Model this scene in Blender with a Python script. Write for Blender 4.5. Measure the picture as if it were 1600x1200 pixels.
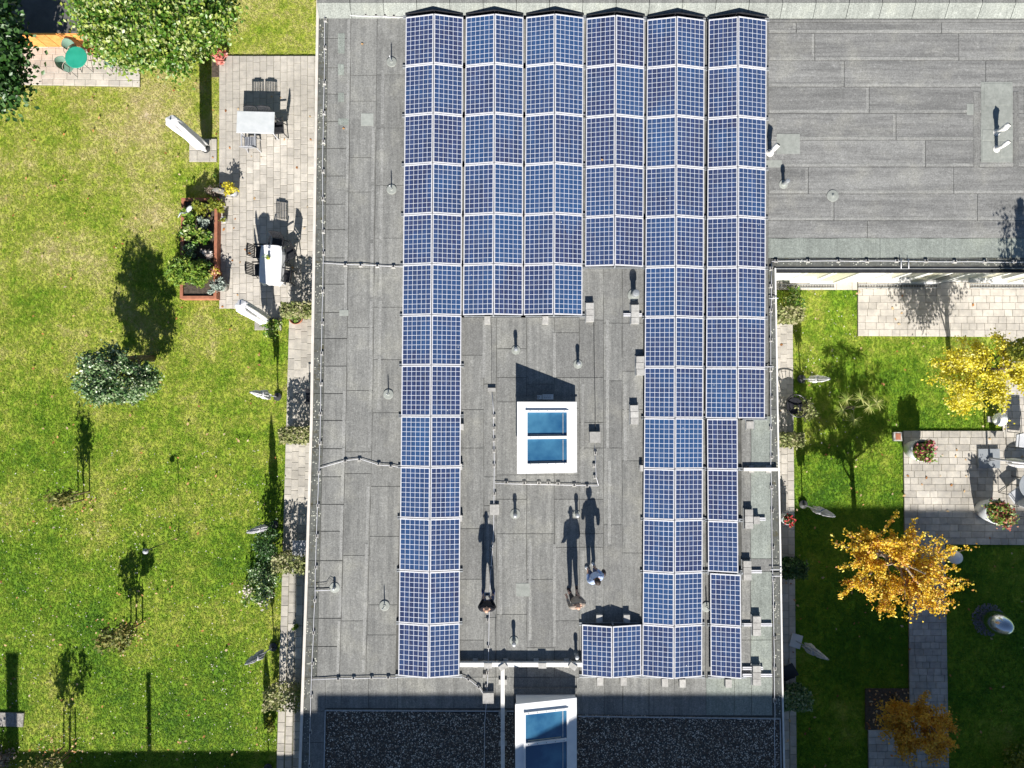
import bpy, bmesh, math, random
import numpy as np
from mathutils import Vector, Matrix, Quaternion

R = math.radians
random.seed(7)
rng = np.random.default_rng(11)
for o in list(bpy.data.objects):
    bpy.data.objects.remove(o)
SC = bpy.context.scene
COL = SC.collection

# ------------------------------------------------------------------ camera, light
ZR = 3.6                      # height of the flat roof above the ground
HC = 26.6                     # height of the drone
F = 1081.0                    # focal length in pixels of the 1600 px wide photograph
TILT = R(1.8)
SUN_EL, SUN_AZ = R(33), R(1.7)

cam = bpy.data.cameras.new('camera')
cam.lens = F / 1600 * 36
cam.sensor_width = 36
cam.clip_start = 0.5
cam.clip_end = 1500
co = bpy.data.objects.new('camera', cam)
COL.objects.link(co)
co.location = (0, 0, HC)
co.rotation_euler = (TILT, 0, 0)
SC.camera = co

W = bpy.data.worlds.new('World')
SC.world = W
W.use_nodes = True
nt = W.node_tree
bg = nt.nodes['Background']
sky = nt.nodes.new('ShaderNodeTexSky')
sky.sky_type = 'NISHITA'
sky.sun_disc = False
sky.sun_elevation = SUN_EL
sky.sun_rotation = R(180) - SUN_AZ
sky.air_density = 0.9
sky.dust_density = 0.1
sky.ozone_density = 2.0
nt.links.new(sky.outputs[0], bg.inputs[0])
bg.inputs[1].default_value = 0.05

sl = bpy.data.lights.new('sun', 'SUN')
sl.energy = 5.0
sl.angle = R(0.5)
sl.color = (1.0, 0.955, 0.89)
so = bpy.data.objects.new('sun', sl)
COL.objects.link(so)
sdir = Vector((-math.sin(SUN_AZ) * math.cos(SUN_EL), math.cos(SUN_AZ) * math.cos(SUN_EL), -math.sin(SUN_EL)))
so.rotation_euler = sdir.to_track_quat('-Z', 'Y').to_euler()
so.location = (0, -30, 40)

vs = SC.view_settings
vs.view_transform = 'Standard'
vs.look = 'None'
vs.exposure = 0.85
vs.gamma = 1
vs.use_curve_mapping = False
SC.cycles.max_bounces = 6
SC.cycles.use_denoising = True


def P(px, py, z=0.0):
    """the point at height z that the photograph shows at pixel px, py"""
    u = (px - 800) / F
    v = -(py - 600) / F
    d = Vector((u, v * math.cos(TILT) + math.sin(TILT), v * math.sin(TILT) - math.cos(TILT)))
    t = (z - HC) / d.z
    return Vector((d.x * t, d.y * t, z))


# ------------------------------------------------------------------ materials
MATS = {}


def new_mat(name):
    m = bpy.data.materials.new(name)
    m.use_nodes = True
    MATS[name] = m
    t = m.node_tree
    return m, t, t.nodes['Principled BSDF'], t.nodes, t.links


def c4(c):
    return (c[0], c[1], c[2], 1)


def ramp(N, L, fac, stops):
    r = N.new('ShaderNodeValToRGB')
    while len(r.color_ramp.elements) < len(stops):
        r.color_ramp.elements.new(0.5)
    for e, (p, c) in zip(r.color_ramp.elements, stops):
        e.position = p
        e.color = c4(c)
    L.new(fac, r.inputs[0])
    return r.outputs[0]


def noise(N, L, scale, detail=4, vec=None, rough=0.55):
    n = N.new('ShaderNodeTexNoise')
    n.inputs['Scale'].default_value = scale
    n.inputs['Detail'].default_value = detail
    n.inputs['Roughness'].default_value = rough
    if vec is not None:
        L.new(vec, n.inputs['Vector'])
    return n.outputs['Fac']


def mixc(N, L, fac, a, b, mode='MIX'):
    m = N.new('ShaderNodeMix')
    m.data_type = 'RGBA'
    m.blend_type = mode
    for sock, v in ((m.inputs[0], fac), (m.inputs[6], a), (m.inputs[7], b)):
        if isinstance(v, (int, float)):
            sock.default_value = v
        elif isinstance(v, tuple):
            sock.default_value = c4(v)
        else:
            L.new(v, sock)
    return m.outputs[2]


def math_n(N, L, op, a, b=None, clamp=False):
    m = N.new('ShaderNodeMath')
    m.operation = op
    m.use_clamp = clamp
    for i, v in enumerate((a, b)):
        if v is None:
            continue
        if isinstance(v, (int, float)):
            m.inputs[i].default_value = v
        else:
            L.new(v, m.inputs[i])
    return m.outputs[0]


def maprange(N, L, v, a, b, c, d):
    m = N.new('ShaderNodeMapRange')
    L.new(v, m.inputs[0])
    for i, x in enumerate((a, b, c, d)):
        m.inputs[i + 1].default_value = x
    return m.outputs[0]


def bump(N, L, h, bs, dist=0.01, strength=0.6):
    b = N.new('ShaderNodeBump')
    b.inputs['Strength'].default_value = strength
    b.inputs['Distance'].default_value = dist
    L.new(h, b.inputs['Height'])
    L.new(b.outputs[0], bs.inputs['Normal'])


def hsv_val(N, L, col, val):
    h = N.new('ShaderNodeHueSaturation')
    L.new(val, h.inputs['Value'])
    L.new(col, h.inputs['Color'])
    return h.outputs[0]


def mat(name, a, b=None, scale=8, rough=0.7, metal=0, rand=0.0, bmp=0, grain=0, spec=0.4):
    """two tones mixed by noise in world space, optional per-object value change and grain"""
    m, t, bs, N, L = new_mat(name)
    b = b or tuple(x * 0.8 for x in a)
    g = N.new('ShaderNodeNewGeometry')
    n = noise(N, L, scale, 5, g.outputs['Position'])
    col = mixc(N, L, maprange(N, L, n, 0.35, 0.65, 0, 1), a, b)
    if grain:
        n2 = noise(N, L, 55, 3, g.outputs['Position'], 0.8)
        col = hsv_val(N, L, col, maprange(N, L, n2, 0.3, 0.7, 1 - grain, 1 + grain))
        n3 = noise(N, L, 0.7, 5, g.outputs['Position'], 0.7)
        col = hsv_val(N, L, col, maprange(N, L, n3, 0.32, 0.68, 0.78, 1.18))
    if rand:
        oi = N.new('ShaderNodeObjectInfo')
        col = hsv_val(N, L, col, maprange(N, L, oi.outputs['Random'], 0, 1, 1 - rand, 1 + rand))
    L.new(col, bs.inputs['Base Color'])
    bs.inputs['Roughness'].default_value = rough
    bs.inputs['Metallic'].default_value = metal
    bs.inputs['Specular IOR Level'].default_value = spec
    if bmp:
        bump(N, L, noise(N, L, scale * 4, 6, g.outputs['Position'], 0.7), bs, bmp, 0.7)
    return m


def felt_mat(name, base, streak, along='Y', moss=False):
    m, t, bs, N, L = new_mat(name)
    g = N.new('ShaderNodeNewGeometry')
    pos = g.outputs['Position']

    def aniso(a_, b_, det, ro):
        mp = N.new('ShaderNodeMapping')
        L.new(pos, mp.inputs['Vector'])
        mp.inputs['Scale'].default_value = (a_, b_, 1) if along == 'Y' else (b_, a_, 1)
        return noise(N, L, 1.0, det, mp.outputs[0], ro)
    st = aniso(5.0, 0.3, 4, 0.6)
    st2 = aniso(22, 2.0, 3, 0.7)
    big = noise(N, L, 0.8, 6, pos, 0.65)
    mid = noise(N, L, 5, 6, pos, 0.75)
    fine = noise(N, L, 24, 3, pos, 0.9)
    col = mixc(N, L, maprange(N, L, st, 0.38, 0.66, 0, 0.85), base, streak)
    col = mixc(N, L, maprange(N, L, big, 0.52, 0.72, 0, 0.6), col, (base[0] * 1.32, base[1] * 1.3, base[2] * 1.2))
    col = mixc(N, L, maprange(N, L, big, 0.3, 0.46, 0.6, 0), col, tuple(x * 0.66 for x in base))
    col = mixc(N, L, maprange(N, L, mid, 0.55, 0.68, 0, 0.45), col, tuple(x * 1.5 for x in base))
    col = mixc(N, L, maprange(N, L, mid, 0.34, 0.44, 0.3, 0), col, tuple(x * 0.6 for x in base))
    col = hsv_val(N, L, col, maprange(N, L, fine, 0.25, 0.75, 0.5, 1.5))
    col = hsv_val(N, L, col, maprange(N, L, st2, 0.3, 0.7, 0.88, 1.12))
    oi = N.new('ShaderNodeObjectInfo')
    col = hsv_val(N, L, col, maprange(N, L, oi.outputs['Random'], 0, 1, 0.94, 1.06))
    if moss:
        v = N.new('ShaderNodeTexVoronoi')
        v.inputs['Scale'].default_value = 13
        L.new(pos, v.inputs['Vector'])
        dots = maprange(N, L, v.outputs['Distance'], 0.22, 0.32, 1, 0)
        gate = maprange(N, L, noise(N, L, 2.4, 5, pos, 0.8), 0.48, 0.56, 0, 1)
        col = mixc(N, L, math_n(N, L, 'MULTIPLY', dots, gate), col, (0.6, 0.6, 0.5))
        m2 = maprange(N, L, noise(N, L, 6, 4, pos, 0.7), 0.56, 0.66, 0, 0.7)
        col = mixc(N, L, m2, col, (0.08, 0.07, 0.03))
    L.new(col, bs.inputs['Base Color'])
    bs.inputs['Roughness'].default_value = 0.9
    bs.inputs['Specular IOR Level'].default_value = 0.2
    bump(N, L, fine, bs, 0.004, 0.8)
    return m


felt_mat('felt', (0.245, 0.245, 0.23), (0.16, 0.161, 0.154), 'Y')
felt_mat('felt_cross', (0.245, 0.245, 0.235), (0.15, 0.15, 0.146), 'X')
felt_mat('felt_green', (0.27, 0.295, 0.265), (0.225, 0.245, 0.222), 'Y')
felt_mat('felt_pale', (0.27, 0.285, 0.26), (0.22, 0.235, 0.215), 'Y')
felt_mat('felt_lap', (0.29, 0.29, 0.275), (0.23, 0.23, 0.22), 'Y')
felt_mat('felt_lap_cross', (0.29, 0.29, 0.275), (0.23, 0.23, 0.22), 'X')
felt_mat('felt_moss', (0.13, 0.135, 0.125), (0.09, 0.095, 0.085), 'Y', True)
felt_mat('felt_old', (0.205, 0.205, 0.195), (0.16, 0.16, 0.152), 'Y')
mat('bitumen', (0.07, 0.07, 0.065), (0.11, 0.11, 0.10), 3, 0.85)
mat('patch', (0.33, 0.345, 0.315), (0.27, 0.285, 0.26), 9, 0.85, grain=0.12, rand=0.06)
mat('metal_white', (0.80, 0.78, 0.74), (0.68, 0.66, 0.62), 5, 0.45)
mat('metal_edge', (0.74, 0.68, 0.60), (0.6, 0.56, 0.5), 3, 0.5)
mat('aluminium', (0.70, 0.70, 0.72), (0.60, 0.60, 0.63), 9, 0.42, 0.0)
mat('galvanised', (0.5, 0.52, 0.53), (0.36, 0.38, 0.39), 14, 0.4, 0.5)
mat('concrete', (0.46, 0.45, 0.42), (0.36, 0.35, 0.33), 12, 0.9, rand=0.12, grain=0.15)
mat('rubber', (0.02, 0.02, 0.022), (0.035, 0.035, 0.035), 9, 0.7)
mat('skylight_white', (0.86, 0.86, 0.85), (0.78, 0.79, 0.79), 3, 0.35)
mat('plaster', (0.8, 0.79, 0.76), (0.74, 0.73, 0.70), 2, 0.85)
mat('brick_wall', (0.45, 0.30, 0.22), (0.36, 0.22, 0.16), 5, 0.9)
mat('window_frame', (0.85, 0.85, 0.84), (0.78, 0.78, 0.77), 3, 0.4)
mat('curtain', (0.5, 0.47, 0.36), (0.42, 0.42, 0.32), 3, 0.3)
mat('paver', (0.49, 0.455, 0.395), (0.40, 0.375, 0.335), 5, 0.9, rand=0.17, grain=0.10)
mat('paver_grey', (0.43, 0.42, 0.40), (0.33, 0.325, 0.315), 5, 0.9, rand=0.17, grain=0.10)
mat('paver_light', (0.55, 0.51, 0.45), (0.46, 0.43, 0.385), 5, 0.9, rand=0.12, grain=0.10)
mat('joint', (0.24, 0.21, 0.16), (0.13, 0.14, 0.07), 9, 0.95)
mat('soil', (0.11, 0.085, 0.065), (0.05, 0.04, 0.03), 14, 0.95, bmp=0.02)
mat('terracotta', (0.42, 0.17, 0.10), (0.30, 0.12, 0.07), 7, 0.8)
mat('bark', (0.11, 0.085, 0.06), (0.2, 0.17, 0.13), 16, 0.9)
mat('twig', (0.42, 0.34, 0.28), (0.26, 0.2, 0.16), 12, 0.8)
mat('stake', (0.22, 0.16, 0.10), (0.14, 0.10, 0.07), 12, 0.85)
mat('orange_wood', (0.72, 0.30, 0.085), (0.60, 0.22, 0.05), 6, 0.55, rand=0.1)
mat('shed_felt', (0.13, 0.125, 0.12), (0.10, 0.10, 0.095), 5, 0.9, grain=0.2)
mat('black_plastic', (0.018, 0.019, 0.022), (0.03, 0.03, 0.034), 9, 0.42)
mat('grey_plastic', (0.42, 0.43, 0.46), (0.34, 0.35, 0.38), 9, 0.5)
mat('white_plastic', (0.60, 0.62, 0.64), (0.52, 0.55, 0.57), 4, 0.4)
mat('white_cloth', (0.86, 0.86, 0.87), (0.78, 0.78, 0.81), 6, 0.85)
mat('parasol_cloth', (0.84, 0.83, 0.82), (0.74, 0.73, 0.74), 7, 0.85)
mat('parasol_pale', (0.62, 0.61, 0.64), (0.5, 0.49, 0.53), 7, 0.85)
mat('green_metal', (0.02, 0.30, 0.21), (0.03, 0.36, 0.26), 3, 0.4)
mat('green_mesh', (0.12, 0.24, 0.19), (0.2, 0.28, 0.22), 40, 0.5)
mat('dark_metal', (0.05, 0.055, 0.055), (0.08, 0.08, 0.08), 9, 0.45, 0.4)
mat('slate_slab', (0.27, 0.29, 0.31), (0.23, 0.25, 0.27), 3, 0.7)
mat('pot_white', (0.6, 0.62, 0.63), (0.5, 0.52, 0.53), 4, 0.35)
mat('stone_grey', (0.40, 0.38, 0.34), (0.2, 0.19, 0.17), 16, 0.85, bmp=0.02)
mat('cushion', (0.5, 0.51, 0.53), (0.42, 0.43, 0.45), 7, 0.8)
mat('skin', (0.62, 0.38, 0.27), (0.56, 0.33, 0.23), 9, 0.5)
mat('black_cloth', (0.012, 0.013, 0.018), (0.02, 0.02, 0.026), 9, 0.9)
mat('navy_cloth', (0.03, 0.05, 0.14), (0.02, 0.035, 0.1), 9, 0.85)
mat('taupe_cloth', (0.36, 0.30, 0.25), (0.27, 0.22, 0.18), 12, 0.9)
mat('blue_shirt', (0.5, 0.6, 0.82), (0.42, 0.52, 0.76), 12, 0.85)
mat('dark_hair', (0.02, 0.013, 0.01), (0.04, 0.026, 0.02), 20, 0.6)
mat('grey_hair', (0.3, 0.27, 0.25), (0.2, 0.18, 0.17), 30, 0.7)
mat('brown_bag', (0.05, 0.03, 0.03), (0.03, 0.02, 0.02), 9, 0.6)
mat('pink_cloth', (0.5, 0.33, 0.3), (0.4, 0.25, 0.23), 12, 0.85)
mat('yellow_glass', (0.5, 0.46, 0.05), (0.4, 0.4, 0.04), 9, 0.2)
mat('distant_wall', (0.5, 0.46, 0.4), (0.42, 0.38, 0.33), 2, 0.9)
mat('dark_stone', (0.10, 0.11, 0.13), (0.24, 0.26, 0.29), 30, 0.5)
m, t, bs, N, L = new_mat('globe')
bs.inputs['Base Color'].default_value = (0.9, 0.9, 0.9, 1)
bs.inputs['Roughness'].default_value = 0.25
m, t, bs, N, L = new_mat('polished_steel')
bs.inputs['Base Color'].default_value = (0.72, 0.74, 0.76, 1)
bs.inputs['Metallic'].default_value = 1
bs.inputs['Roughness'].default_value = 0.22

# glass of the roof lights: mottled blue sky reflection painted into the base colour
m, t, bs, N, L = new_mat('roof_glass')
g = N.new('ShaderNodeNewGeometry')
n = noise(N, L, 1.3, 5, g.outputs['Position'])
L.new(mixc(N, L, maprange(N, L, n, 0.38, 0.66, 0, 1), (0.018, 0.085, 0.19), (0.055, 0.18, 0.30)), bs.inputs['Base Color'])
bs.inputs['Roughness'].default_value = 0.06
bs.inputs['IOR'].default_value = 1.7
m, t, bs, N, L = new_mat('window_pane')
bs.inputs['Base Color'].default_value = (0.16, 0.16, 0.13, 1)
bs.inputs['Roughness'].default_value = 0.05
bs.inputs['IOR'].default_value = 1.6

# solar cells: 6 x 10 polycrystalline cells printed under glass
m, t, bs, N, L = new_mat('solar_cells')
uv = N.new('ShaderNodeUVMap')
uv.uv_map = 'UVMap'
sep = N.new('ShaderNodeSeparateXYZ')
L.new(uv.outputs[0], sep.inputs[0])


def line_mask(coord, half):
    f = math_n(N, L, 'FRACT', coord)
    d = math_n(N, L, 'ABSOLUTE', math_n(N, L, 'SUBTRACT', f, 0.5))
    return math_n(N, L, 'GREATER_THAN', d, 0.5 - half)


gx = line_mask(sep.outputs[0], 0.037)
gy = line_mask(sep.outputs[1], 0.040)
grid = math_n(N, L, 'MAXIMUM', gx, gy)
bus = line_mask(math_n(N, L, 'ADD', math_n(N, L, 'MULTIPLY', sep.outputs[0], 3.0), 0.5), 0.06)
fl = N.new('ShaderNodeVectorMath')
fl.operation = 'FLOOR'
L.new(uv.outputs[0], fl.inputs[0])
oi = N.new('ShaderNodeObjectInfo')
add = N.new('ShaderNodeVectorMath')
add.operation = 'ADD'
L.new(fl.outputs[0], add.inputs[0])
cmb = N.new('ShaderNodeCombineXYZ')
L.new(math_n(N, L, 'MULTIPLY', oi.outputs['Random'], 97.0), cmb.inputs[2])
L.new(cmb.outputs[0], add.inputs[1])
wn = N.new('ShaderNodeTexWhiteNoise')
L.new(add.outputs[0], wn.inputs['Vector'])
vor = N.new('ShaderNodeTexVoronoi')
vor.inputs['Scale'].default_value = 3.2
g = N.new('ShaderNodeNewGeometry')
mp = N.new('ShaderNodeMapping')
L.new(g.outputs['Position'], mp.inputs['Vector'])
mp.inputs['Scale'].default_value = (7, 2.2, 1)
L.new(mp.outputs[0], vor.inputs['Vector'])
pan = oi.outputs['Random']
blue = mixc(N, L, maprange(N, L, pan, 0, 1, 0, 1), (0.014, 0.021, 0.078), (0.015, 0.038, 0.112))
blue = mixc(N, L, math_n(N, L, 'MULTIPLY', wn.outputs['Value'], 0.45), blue, (0.024, 0.025, 0.075))
sx = N.new('ShaderNodeSeparateColor')
L.new(vor.outputs['Color'], sx.inputs[0])
blue = mixc(N, L, math_n(N, L, 'MULTIPLY', sx.outputs[0], 0.5), blue, (0.018, 0.055, 0.16))
patchn = noise(N, L, 0.7, 3, g.outputs['Position'])
blue = mixc(N, L, maprange(N, L, patchn, 0.5, 0.7, 0, 0.5), blue, (0.015, 0.075, 0.2))
col = mixc(N, L, math_n(N, L, 'MULTIPLY', bus, 0.22), blue, (0.45, 0.5, 0.58))
mps = N.new('ShaderNodeMapping')
L.new(g.outputs['Position'], mps.inputs['Vector'])
mps.inputs['Scale'].default_value = (14, 0.5, 1)
strk = noise(N, L, 1.0, 3, mps.outputs[0], 0.6)
col = hsv_val(N, L, col, maprange(N, L, strk, 0.3, 0.7, 0.72, 1.35))
p3_ = math_n(N, L, 'POWER', pan, 4.0)
col = mixc(N, L, math_n(N, L, 'MULTIPLY', p3_, 0.55), col, (0.02, 0.085, 0.22))
dv = N.new('ShaderNodeTexVoronoi')
dv.inputs['Scale'].default_value = 1.6
L.new(g.outputs['Position'], dv.inputs['Vector'])
drop = maprange(N, L, dv.outputs['Distance'], 0.018, 0.034, 1, 0)
dirt = noise(N, L, 3.0, 6, g.outputs['Position'], 0.7)
gc = mixc(N, L, maprange(N, L, dirt, 0.3, 0.7, 0, 1), (0.78, 0.80, 0.84), (0.55, 0.59, 0.66))
col = mixc(N, L, grid, col, gc)
col = mixc(N, L, maprange(N, L, dirt, 0.5, 0.8, 0.015, 0.10), col, (0.4, 0.4, 0.42))
col = mixc(N, L, math_n(N, L, 'MULTIPLY', drop, 0.8), col, (0.6, 0.6, 0.56))
L.new(col, bs.inputs['Base Color'])
bs.inputs['Roughness'].default_value = 0.12
bs.inputs['IOR'].default_value = 1.45


def leaf_mat(name, cols, trans=0.3, rough=0.45, scale=2.0):
    m, t, bs, N, L = new_mat(name)
    g = N.new('ShaderNodeNewGeometry')
    n = noise(N, L, scale, 3, g.outputs['Position'])
    mx = math_n(N, L, 'ADD', math_n(N, L, 'MULTIPLY', n, 0.7), math_n(N, L, 'MULTIPLY', g.outputs['Random Per Island'], 0.62))
    k = len(cols)
    stops = [(0.3 + 0.7 * i / max(1, k - 1), c) for i, c in enumerate(cols)]
    col = ramp(N, L, mx, stops)
    L.new(col, bs.inputs['Base Color'])
    bs.inputs['Roughness'].default_value = rough
    bs.inputs['Specular IOR Level'].default_value = 0.5
    tr = N.new('ShaderNodeBsdfTranslucent')
    L.new(mixc(N, L, 0.5, col, (0.3, 0.4, 0.02), 'MIX') if False else col, tr.inputs[0])
    mix = N.new('ShaderNodeMixShader')
    mix.inputs[0].default_value = trans
    L.new(bs.outputs[0], mix.inputs[1])
    L.new(tr.outputs[0], mix.inputs[2])
    L.new(mix.outputs[0], N['Material Output'].inputs[0])
    return m


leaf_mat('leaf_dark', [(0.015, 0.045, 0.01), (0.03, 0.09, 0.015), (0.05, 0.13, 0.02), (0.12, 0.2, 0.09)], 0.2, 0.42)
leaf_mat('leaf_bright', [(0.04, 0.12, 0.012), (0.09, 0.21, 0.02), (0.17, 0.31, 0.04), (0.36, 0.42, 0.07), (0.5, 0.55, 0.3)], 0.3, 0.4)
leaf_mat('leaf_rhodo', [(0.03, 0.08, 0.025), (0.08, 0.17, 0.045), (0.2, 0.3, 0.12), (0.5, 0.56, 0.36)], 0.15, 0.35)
leaf_mat('leaf_yellow', [(0.45, 0.38, 0.015), (0.66, 0.56, 0.02), (0.8, 0.72, 0.05), (0.85, 0.8, 0.3)], 0.35, 0.5)
leaf_mat('leaf_yellowgreen', [(0.12, 0.17, 0.02), (0.22, 0.26, 0.03), (0.4, 0.38, 0.04)], 0.35, 0.5)
leaf_mat('leaf_orange', [(0.45, 0.17, 0.04), (0.72, 0.42, 0.02), (0.86, 0.60, 0.03), (0.88, 0.76, 0.16)], 0.35, 0.5)
leaf_mat('leaf_rust', [(0.5, 0.22, 0.03), (0.75, 0.40, 0.03), (0.85, 0.55, 0.06)], 0.35, 0.5)
leaf_mat('leaf_hedge', [(0.10, 0.14, 0.03), (0.22, 0.26, 0.07), (0.36, 0.36, 0.16), (0.40, 0.36, 0.22)], 0.25, 0.6)
leaf_mat('leaf_olive', [(0.10, 0.13, 0.02), (0.2, 0.22, 0.04), (0.36, 0.28, 0.09)], 0.3, 0.6)
leaf_mat('leaf_juniper', [(0.08, 0.17, 0.02), (0.17, 0.30, 0.03), (0.34, 0.40, 0.06)], 0.25, 0.5)
leaf_mat('leaf_silver', [(0.28, 0.34, 0.28), (0.4, 0.46, 0.4)], 0.2, 0.6)
leaf_mat('leaf_brown', [(0.13, 0.09, 0.07), (0.25, 0.19, 0.15), (0.4, 0.33, 0.27)], 0.2, 0.7)
leaf_mat('petal_pink', [(0.3, 0.03, 0.06), (0.5, 0.10, 0.15), (0.62, 0.28, 0.28)], 0.3, 0.6)
leaf_mat('petal_rust', [(0.28, 0.05, 0.04), (0.42, 0.12, 0.08), (0.55, 0.28, 0.18)], 0.3, 0.6)
leaf_mat('petal_coral', [(0.6, 0.12, 0.08), (0.7, 0.25, 0.2), (0.75, 0.45, 0.4)], 0.3, 0.6)
leaf_mat('petal_white', [(0.6, 0.5, 0.45), (0.75, 0.72, 0.68)], 0.3, 0.6)
leaf_mat('petal_red', [(0.65, 0.03, 0.04), (0.7, 0.1, 0.1)], 0.3, 0.6)
leaf_mat('palm', [(0.2, 0.3, 0.05), (0.45, 0.5, 0.14), (0.6, 0.6, 0.26)], 0.2, 0.4)
leaf_mat('fallen', [(0.22, 0.07, 0.03), (0.5, 0.22, 0.06), (0.6, 0.42, 0.22), (0.6, 0.5, 0.36)], 0.2, 0.7)


def lawn_colour(N, L, inst=False):
    g = N.new('ShaderNodeNewGeometry')
    pos = g.outputs['Position']
    sp = N.new('ShaderNodeSeparateXYZ')
    L.new(pos, sp.inputs[0])
    big = noise(N, L, 0.3, 6, pos, 0.6)
    mid = noise(N, L, 2.2, 6, pos, 0.75)
    # the north-west lawn is drier than the rest
    dry = maprange(N, L, sp.outputs[1], -8, 10, -0.04, 0.10)
    east = maprange(N, L, sp.outputs[0], 8, 12, 0.0, -0.07)
    f = math_n(N, L, 'ADD', math_n(N, L, 'ADD', math_n(N, L, 'MULTIPLY', big, 0.62), math_n(N, L, 'MULTIPLY', mid, 0.38)),
               math_n(N, L, 'ADD', dry, east))
    f = math_n(N, L, 'ADD', math_n(N, L, 'MULTIPLY', math_n(N, L, 'SUBTRACT', f, 0.5), 1.12), 0.50)
    if inst:
        oi = N.new('ShaderNodeObjectInfo')
        f = math_n(N, L, 'ADD', f, maprange(N, L, oi.outputs['Random'], 0, 1, -0.075, 0.085))
        col = ramp(N, L, f, [(0.33, (0.08, 0.22, 0.006)), (0.43, (0.19, 0.345, 0.012)), (0.52, (0.33, 0.445, 0.04)),
                             (0.61, (0.49, 0.52, 0.12)), (0.72, (0.62, 0.56, 0.28))])
    else:
        col = ramp(N, L, f, [(0.33, (0.09, 0.21, 0.004)), (0.46, (0.19, 0.31, 0.012)), (0.57, (0.36, 0.40, 0.05)),
                             (0.68, (0.50, 0.46, 0.17)), (0.78, (0.52, 0.43, 0.28))])
    return col


m, t, bs, N, L = new_mat('lawn_soil')
L.new(lawn_colour(N, L), bs.inputs['Base Color'])
bs.inputs['Roughness'].default_value = 0.95
g = N.new('ShaderNodeNewGeometry')
bump(N, L, noise(N, L, 14, 5, g.outputs['Position'], 0.8), bs, 0.03, 0.8)
m, t, bs, N, L = new_mat('grass_blade')
cc = lawn_colour(N, L, True)
L.new(cc, bs.inputs['Base Color'])
bs.inputs['Roughness'].default_value = 0.6
tr = N.new('ShaderNodeBsdfTranslucent')
L.new(cc, tr.inputs[0])
mx = N.new('ShaderNodeMixShader')
mx.inputs[0].default_value = 0.4
L.new(bs.outputs[0], mx.inputs[1])
L.new(tr.outputs[0], mx.inputs[2])
L.new(mx.outputs[0], N['Material Output'].inputs[0])

m, t, bs, N, L = new_mat('gravel_stone')
g = N.new('ShaderNodeNewGeometry')
L.new(ramp(N, L, g.outputs['Random Per Island'], [(0.0, (0.08, 0.055, 0.038)), (0.55, (0.19, 0.14, 0.10)),
      (0.78, (0.42, 0.35, 0.27)), (0.9, (0.88, 0.83, 0.72))]), bs.inputs['Base Color'])
bs.inputs['Roughness'].default_value = 0.8


# ------------------------------------------------------------------ object helpers
def tag(o, label=None, cat=None, group=None, kind=None):
    if label:
        o['label'] = label
    if cat:
        o['category'] = cat
    if group:
        o['group'] = group
    if kind:
        o['kind'] = kind
    return o


def empty(name, loc, rz=0.0, label=None, cat=None, group=None):
    o = bpy.data.objects.new(name, None)
    o.empty_display_size = 0.1
    COL.objects.link(o)
    o.location = loc
    o.rotation_euler = (0, 0, rz)
    return tag(o, label, cat, group)


def kids(o):
    return [c for c in COL.objects if c.parent == o]


def copy_tree(root, loc, rz=0.0, label=None, group=None):
    def cp(o, parent):
        c = o.copy()
        COL.objects.link(c)
        c.parent = parent
        for ch in CH.get(o.name, []):
            cp(ch, c)
        return c
    r = cp(root, None)
    r.location = loc
    r.rotation_euler = (0, 0, rz)
    return tag(r, label, None, group)


CH = {}


def reg(o, parent):
    if parent is not None:
        o.parent = parent
        CH.setdefault(parent.name, []).append(o)


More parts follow.
